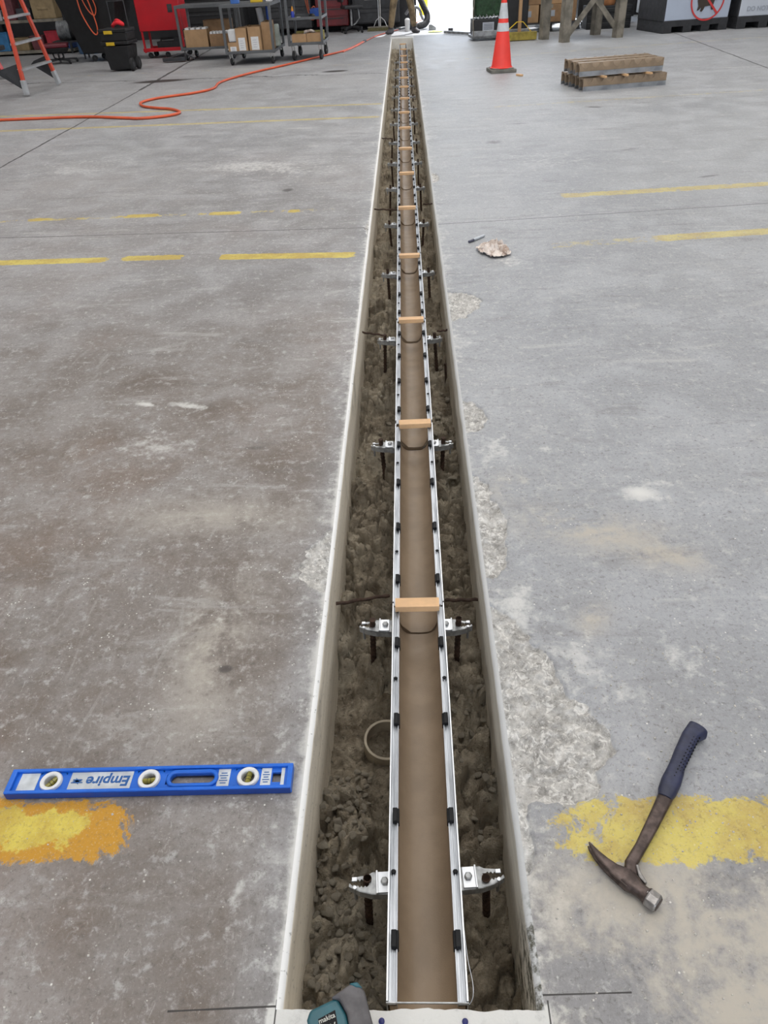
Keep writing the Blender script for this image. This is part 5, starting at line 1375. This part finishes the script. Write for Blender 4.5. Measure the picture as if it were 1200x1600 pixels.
# ---- cartons on a dark pallet
pl = empty('pallet', 'dark pallet under the stacked cartons behind the yellow stand', 'pallet', (3.0, 18.7, 0), .1)
for q in range(5):
    mb = MB(); mb.box((0, -.44 + q * .22, .15), (1.3, .14, .02)); mb.build('deck_board', M_blk2, pl)
for x in (-.58, 0, .58): mb = MB(); mb.box((x, 0, .10), (.10, 1.0, .09)); mb.build('stringer', M_blk, pl); mb = MB(); mb.box((x, 0, .035), (.12, 1.0, .03)); mb.build('foot_board', M_blk, pl)
for i, (x, y, z, w, h, m_) in enumerate(((-.38, -.2, .165, .42, .30, M_card), (.08, -.2, .165, .46, .30, M_card2), (-.36, -.2, .47, .46, .34, M_card2), (.12, -.15, .47, .44, .28, M_card), (-.34, -.2, .815, .42, .32, M_card), (.46, -.1, .165, .26, .36, M_card2))):
    t = empty('cardboard_box', ('brown carton %s on the dark pallet' % ('bottom left', 'bottom centre', 'middle left', 'middle right', 'topmost', 'bottom right')[i]), 'box', (3.0 + x, 18.7 + y, z), .06 * (i % 3 - 1), 'cartons on the dark pallet')
    mb = MB(); mb.box((0, 0, h / 2), (w, .42, h)); mb.build('carton', m_, t, bevel=.004)
    mb = MB(); mb.box((0, -.2115, h * .5), (w * .3, .002, h * .35)); mb.build('label', M_greyp, t); mb = MB(); mb.box((0, 0, h + .0008), (.05, .42, .001)); mb.box((0, -.2108, h * .9), (.05, .001, h * .2)); mb.build('tape', M_timber, t)

# ---- heavy timber-coloured bench frame
bf = empty('work_bench', 'heavy weathered bench frame with crossed braces right of the cartons', 'bench', (3.36, 16.58, 0), .35)
for x in (-.56, .56):
    for y in (-.40, .36):
        mb = MB()
        mb.box((x - .065, y, .50), (.016, .15, 1.0)); mb.box((x + .065, y, .50), (.016, .15, 1.0)); mb.box((x, y, .50), (.12, .016, 1.0)); mb.box((x, y - .06, .5), (.13, .02, 1.0)); mb.build('post', M_timber, bf)
mb = MB(); mb.bar((-.50, -.40, .10), (.30, -.40, .95), .03, .09, (0, 0, 1)); mb.build('cross_brace', M_timber, bf); mb = MB(); mb.bar((.50, -.36, .18), (-.30, -.36, .95), .03, .09, (0, 0, 1)); mb.build('cross_brace', M_timber, bf)
mb = MB(); mb.box((0, 0, 1.03), (1.3, 1.0, .06)); mb.build('bench_top', M_timber, bf, bevel=.006)
mb = MB(); mb.lathe([(0, 0), (.16, .0), (.18, .04), (.18, .10), (.0, .12)], (0, 0, 0), 20); o = mb.build('clay_bowl', simple('orange_brown', (.38, .16, .06), .7), smooth=True); o.location = (4.2, 18.4, .401); tag(o, 'orange-brown round tub on the crate behind the bench frame', 'tub')
mb = MB(); mb.box((0, 0, .20), (.9, .5, .40)); 
for q in range(3): mb.box((0, -.255, .08 + q * .12), (.88, .02, .07))
o = mb.build('black_crate', M_blk, bevel=.01); o.location = (4.25, 18.45, 0); tag(o, 'black crate on the floor behind the bench frame', 'crate')
cabinet(2.4, 3.6, 20.3, 21.0, 1.3, M_blk2, 'dark cabinet behind the cartons at the far wall', 3)
cabinet(3.8, 5.0, 19.2, 19.9, 1.4, M_blk, 'black cabinet behind the bench frame', 3)
cabinet(5.3, 7.3, 19.5, 20.2, 1.5, M_blk2, 'dark cabinet behind the pale bulk containers', 3)

# ---- pale bulk containers on black pallets
def bulk(loc, rz, w, d, mat, lab):
    t = empty('bulk_container', lab, 'container', loc, rz)
    mb = MB()
    mb.box((0, 0, .15), (w, d, .10))
    for x in (-w / 2 + .09, -.12 * w, .12 * w + .05, w / 2 - .09): mb.box((x, 0, .055), (.18 if abs(x) > .3 else .17, d, .11))
    mb.build('pallet_base', M_blk2, t, bevel=.008)
    mb = MB(); mb.frustum((0, 0, .19), (w * .985, d * .985), (w, d), .90); mb.build('shell', mat, t, bevel=.02)
    mb = MB(); mb.box((-w / 2 + .0, 0, .62), (.03, d * .98, .86)); mb.build('side_panel', M_blk2, t, bevel=.01)
    mb = MB(); mb.box((0, 0, 1.11), (w + .04, d + .04, .05)); mb.build('lid', M_blk2, t, bevel=.012)
    return t
b1 = bulk((5.44, 17.27, 0), .19, 1.30, 1.1, M_bluegrey, 'pale blue-grey bulk container with red prohibition sign, right background')
Mx = Matrix(((1, 0, 0), (0, 0, 1), (0, 1, 0)))
mb = MB(); sx_, sz_, R0 = .16, .50, .335
mb.lathe([(R0 - .028, -.002), (R0, -.002), (R0, .002), (R0 - .028, .002)], (sx_, -.5575, sz_), 56, M=Mx, closed=True); sg = mb.build('prohibition_ring', M_sign, b1)
mb = MB(); mb.bar((sx_ - .22, -.5575, sz_ + .22), (sx_ + .22, -.5575, sz_ - .22), .004, .035, (0, 0, 1)); mb.build('prohibition_slash', M_sign, b1)
hog = [(-.20, .06), (-.17, .12), (-.10, .15), (.02, .16), (.12, .14), (.18, .09), (.22, .03), (.20, -.02), (.14, -.02), (.12, -.10), (.14, -.16), (.10, -.17), (.07, -.10), (-.04, -.11), (-.06, -.16), (-.09, -.19), (-.12, -.18), (-.11, -.12), (-.15, -.16), (-.19, -.17), (-.17, -.10), (-.20, -.02)]
mb = MB(); mb.prism([(sx_ + x, sz_ + y + .0) for x, y in hog], -.5560, -.5545, M=Mx); mb.build('animal_print', M_brown, b1)
b2 = bulk((6.96, 17.42, 0), .10, 1.36, 1.1, M_bluegrey2, 'pale grey bulk container at the right edge with faint printed words')
text_mesh('print_lettering', 'DO NOT', .105, M_greyp, b2, (-.33, -.557, .31), (PI / 2, 0, 0), .0006, .001)
text_mesh('print_lettering', 'STACK', .105, M_greyp, b2, (.10, -.557, .31), (PI / 2, 0, 0), .0006, .001) if False else None
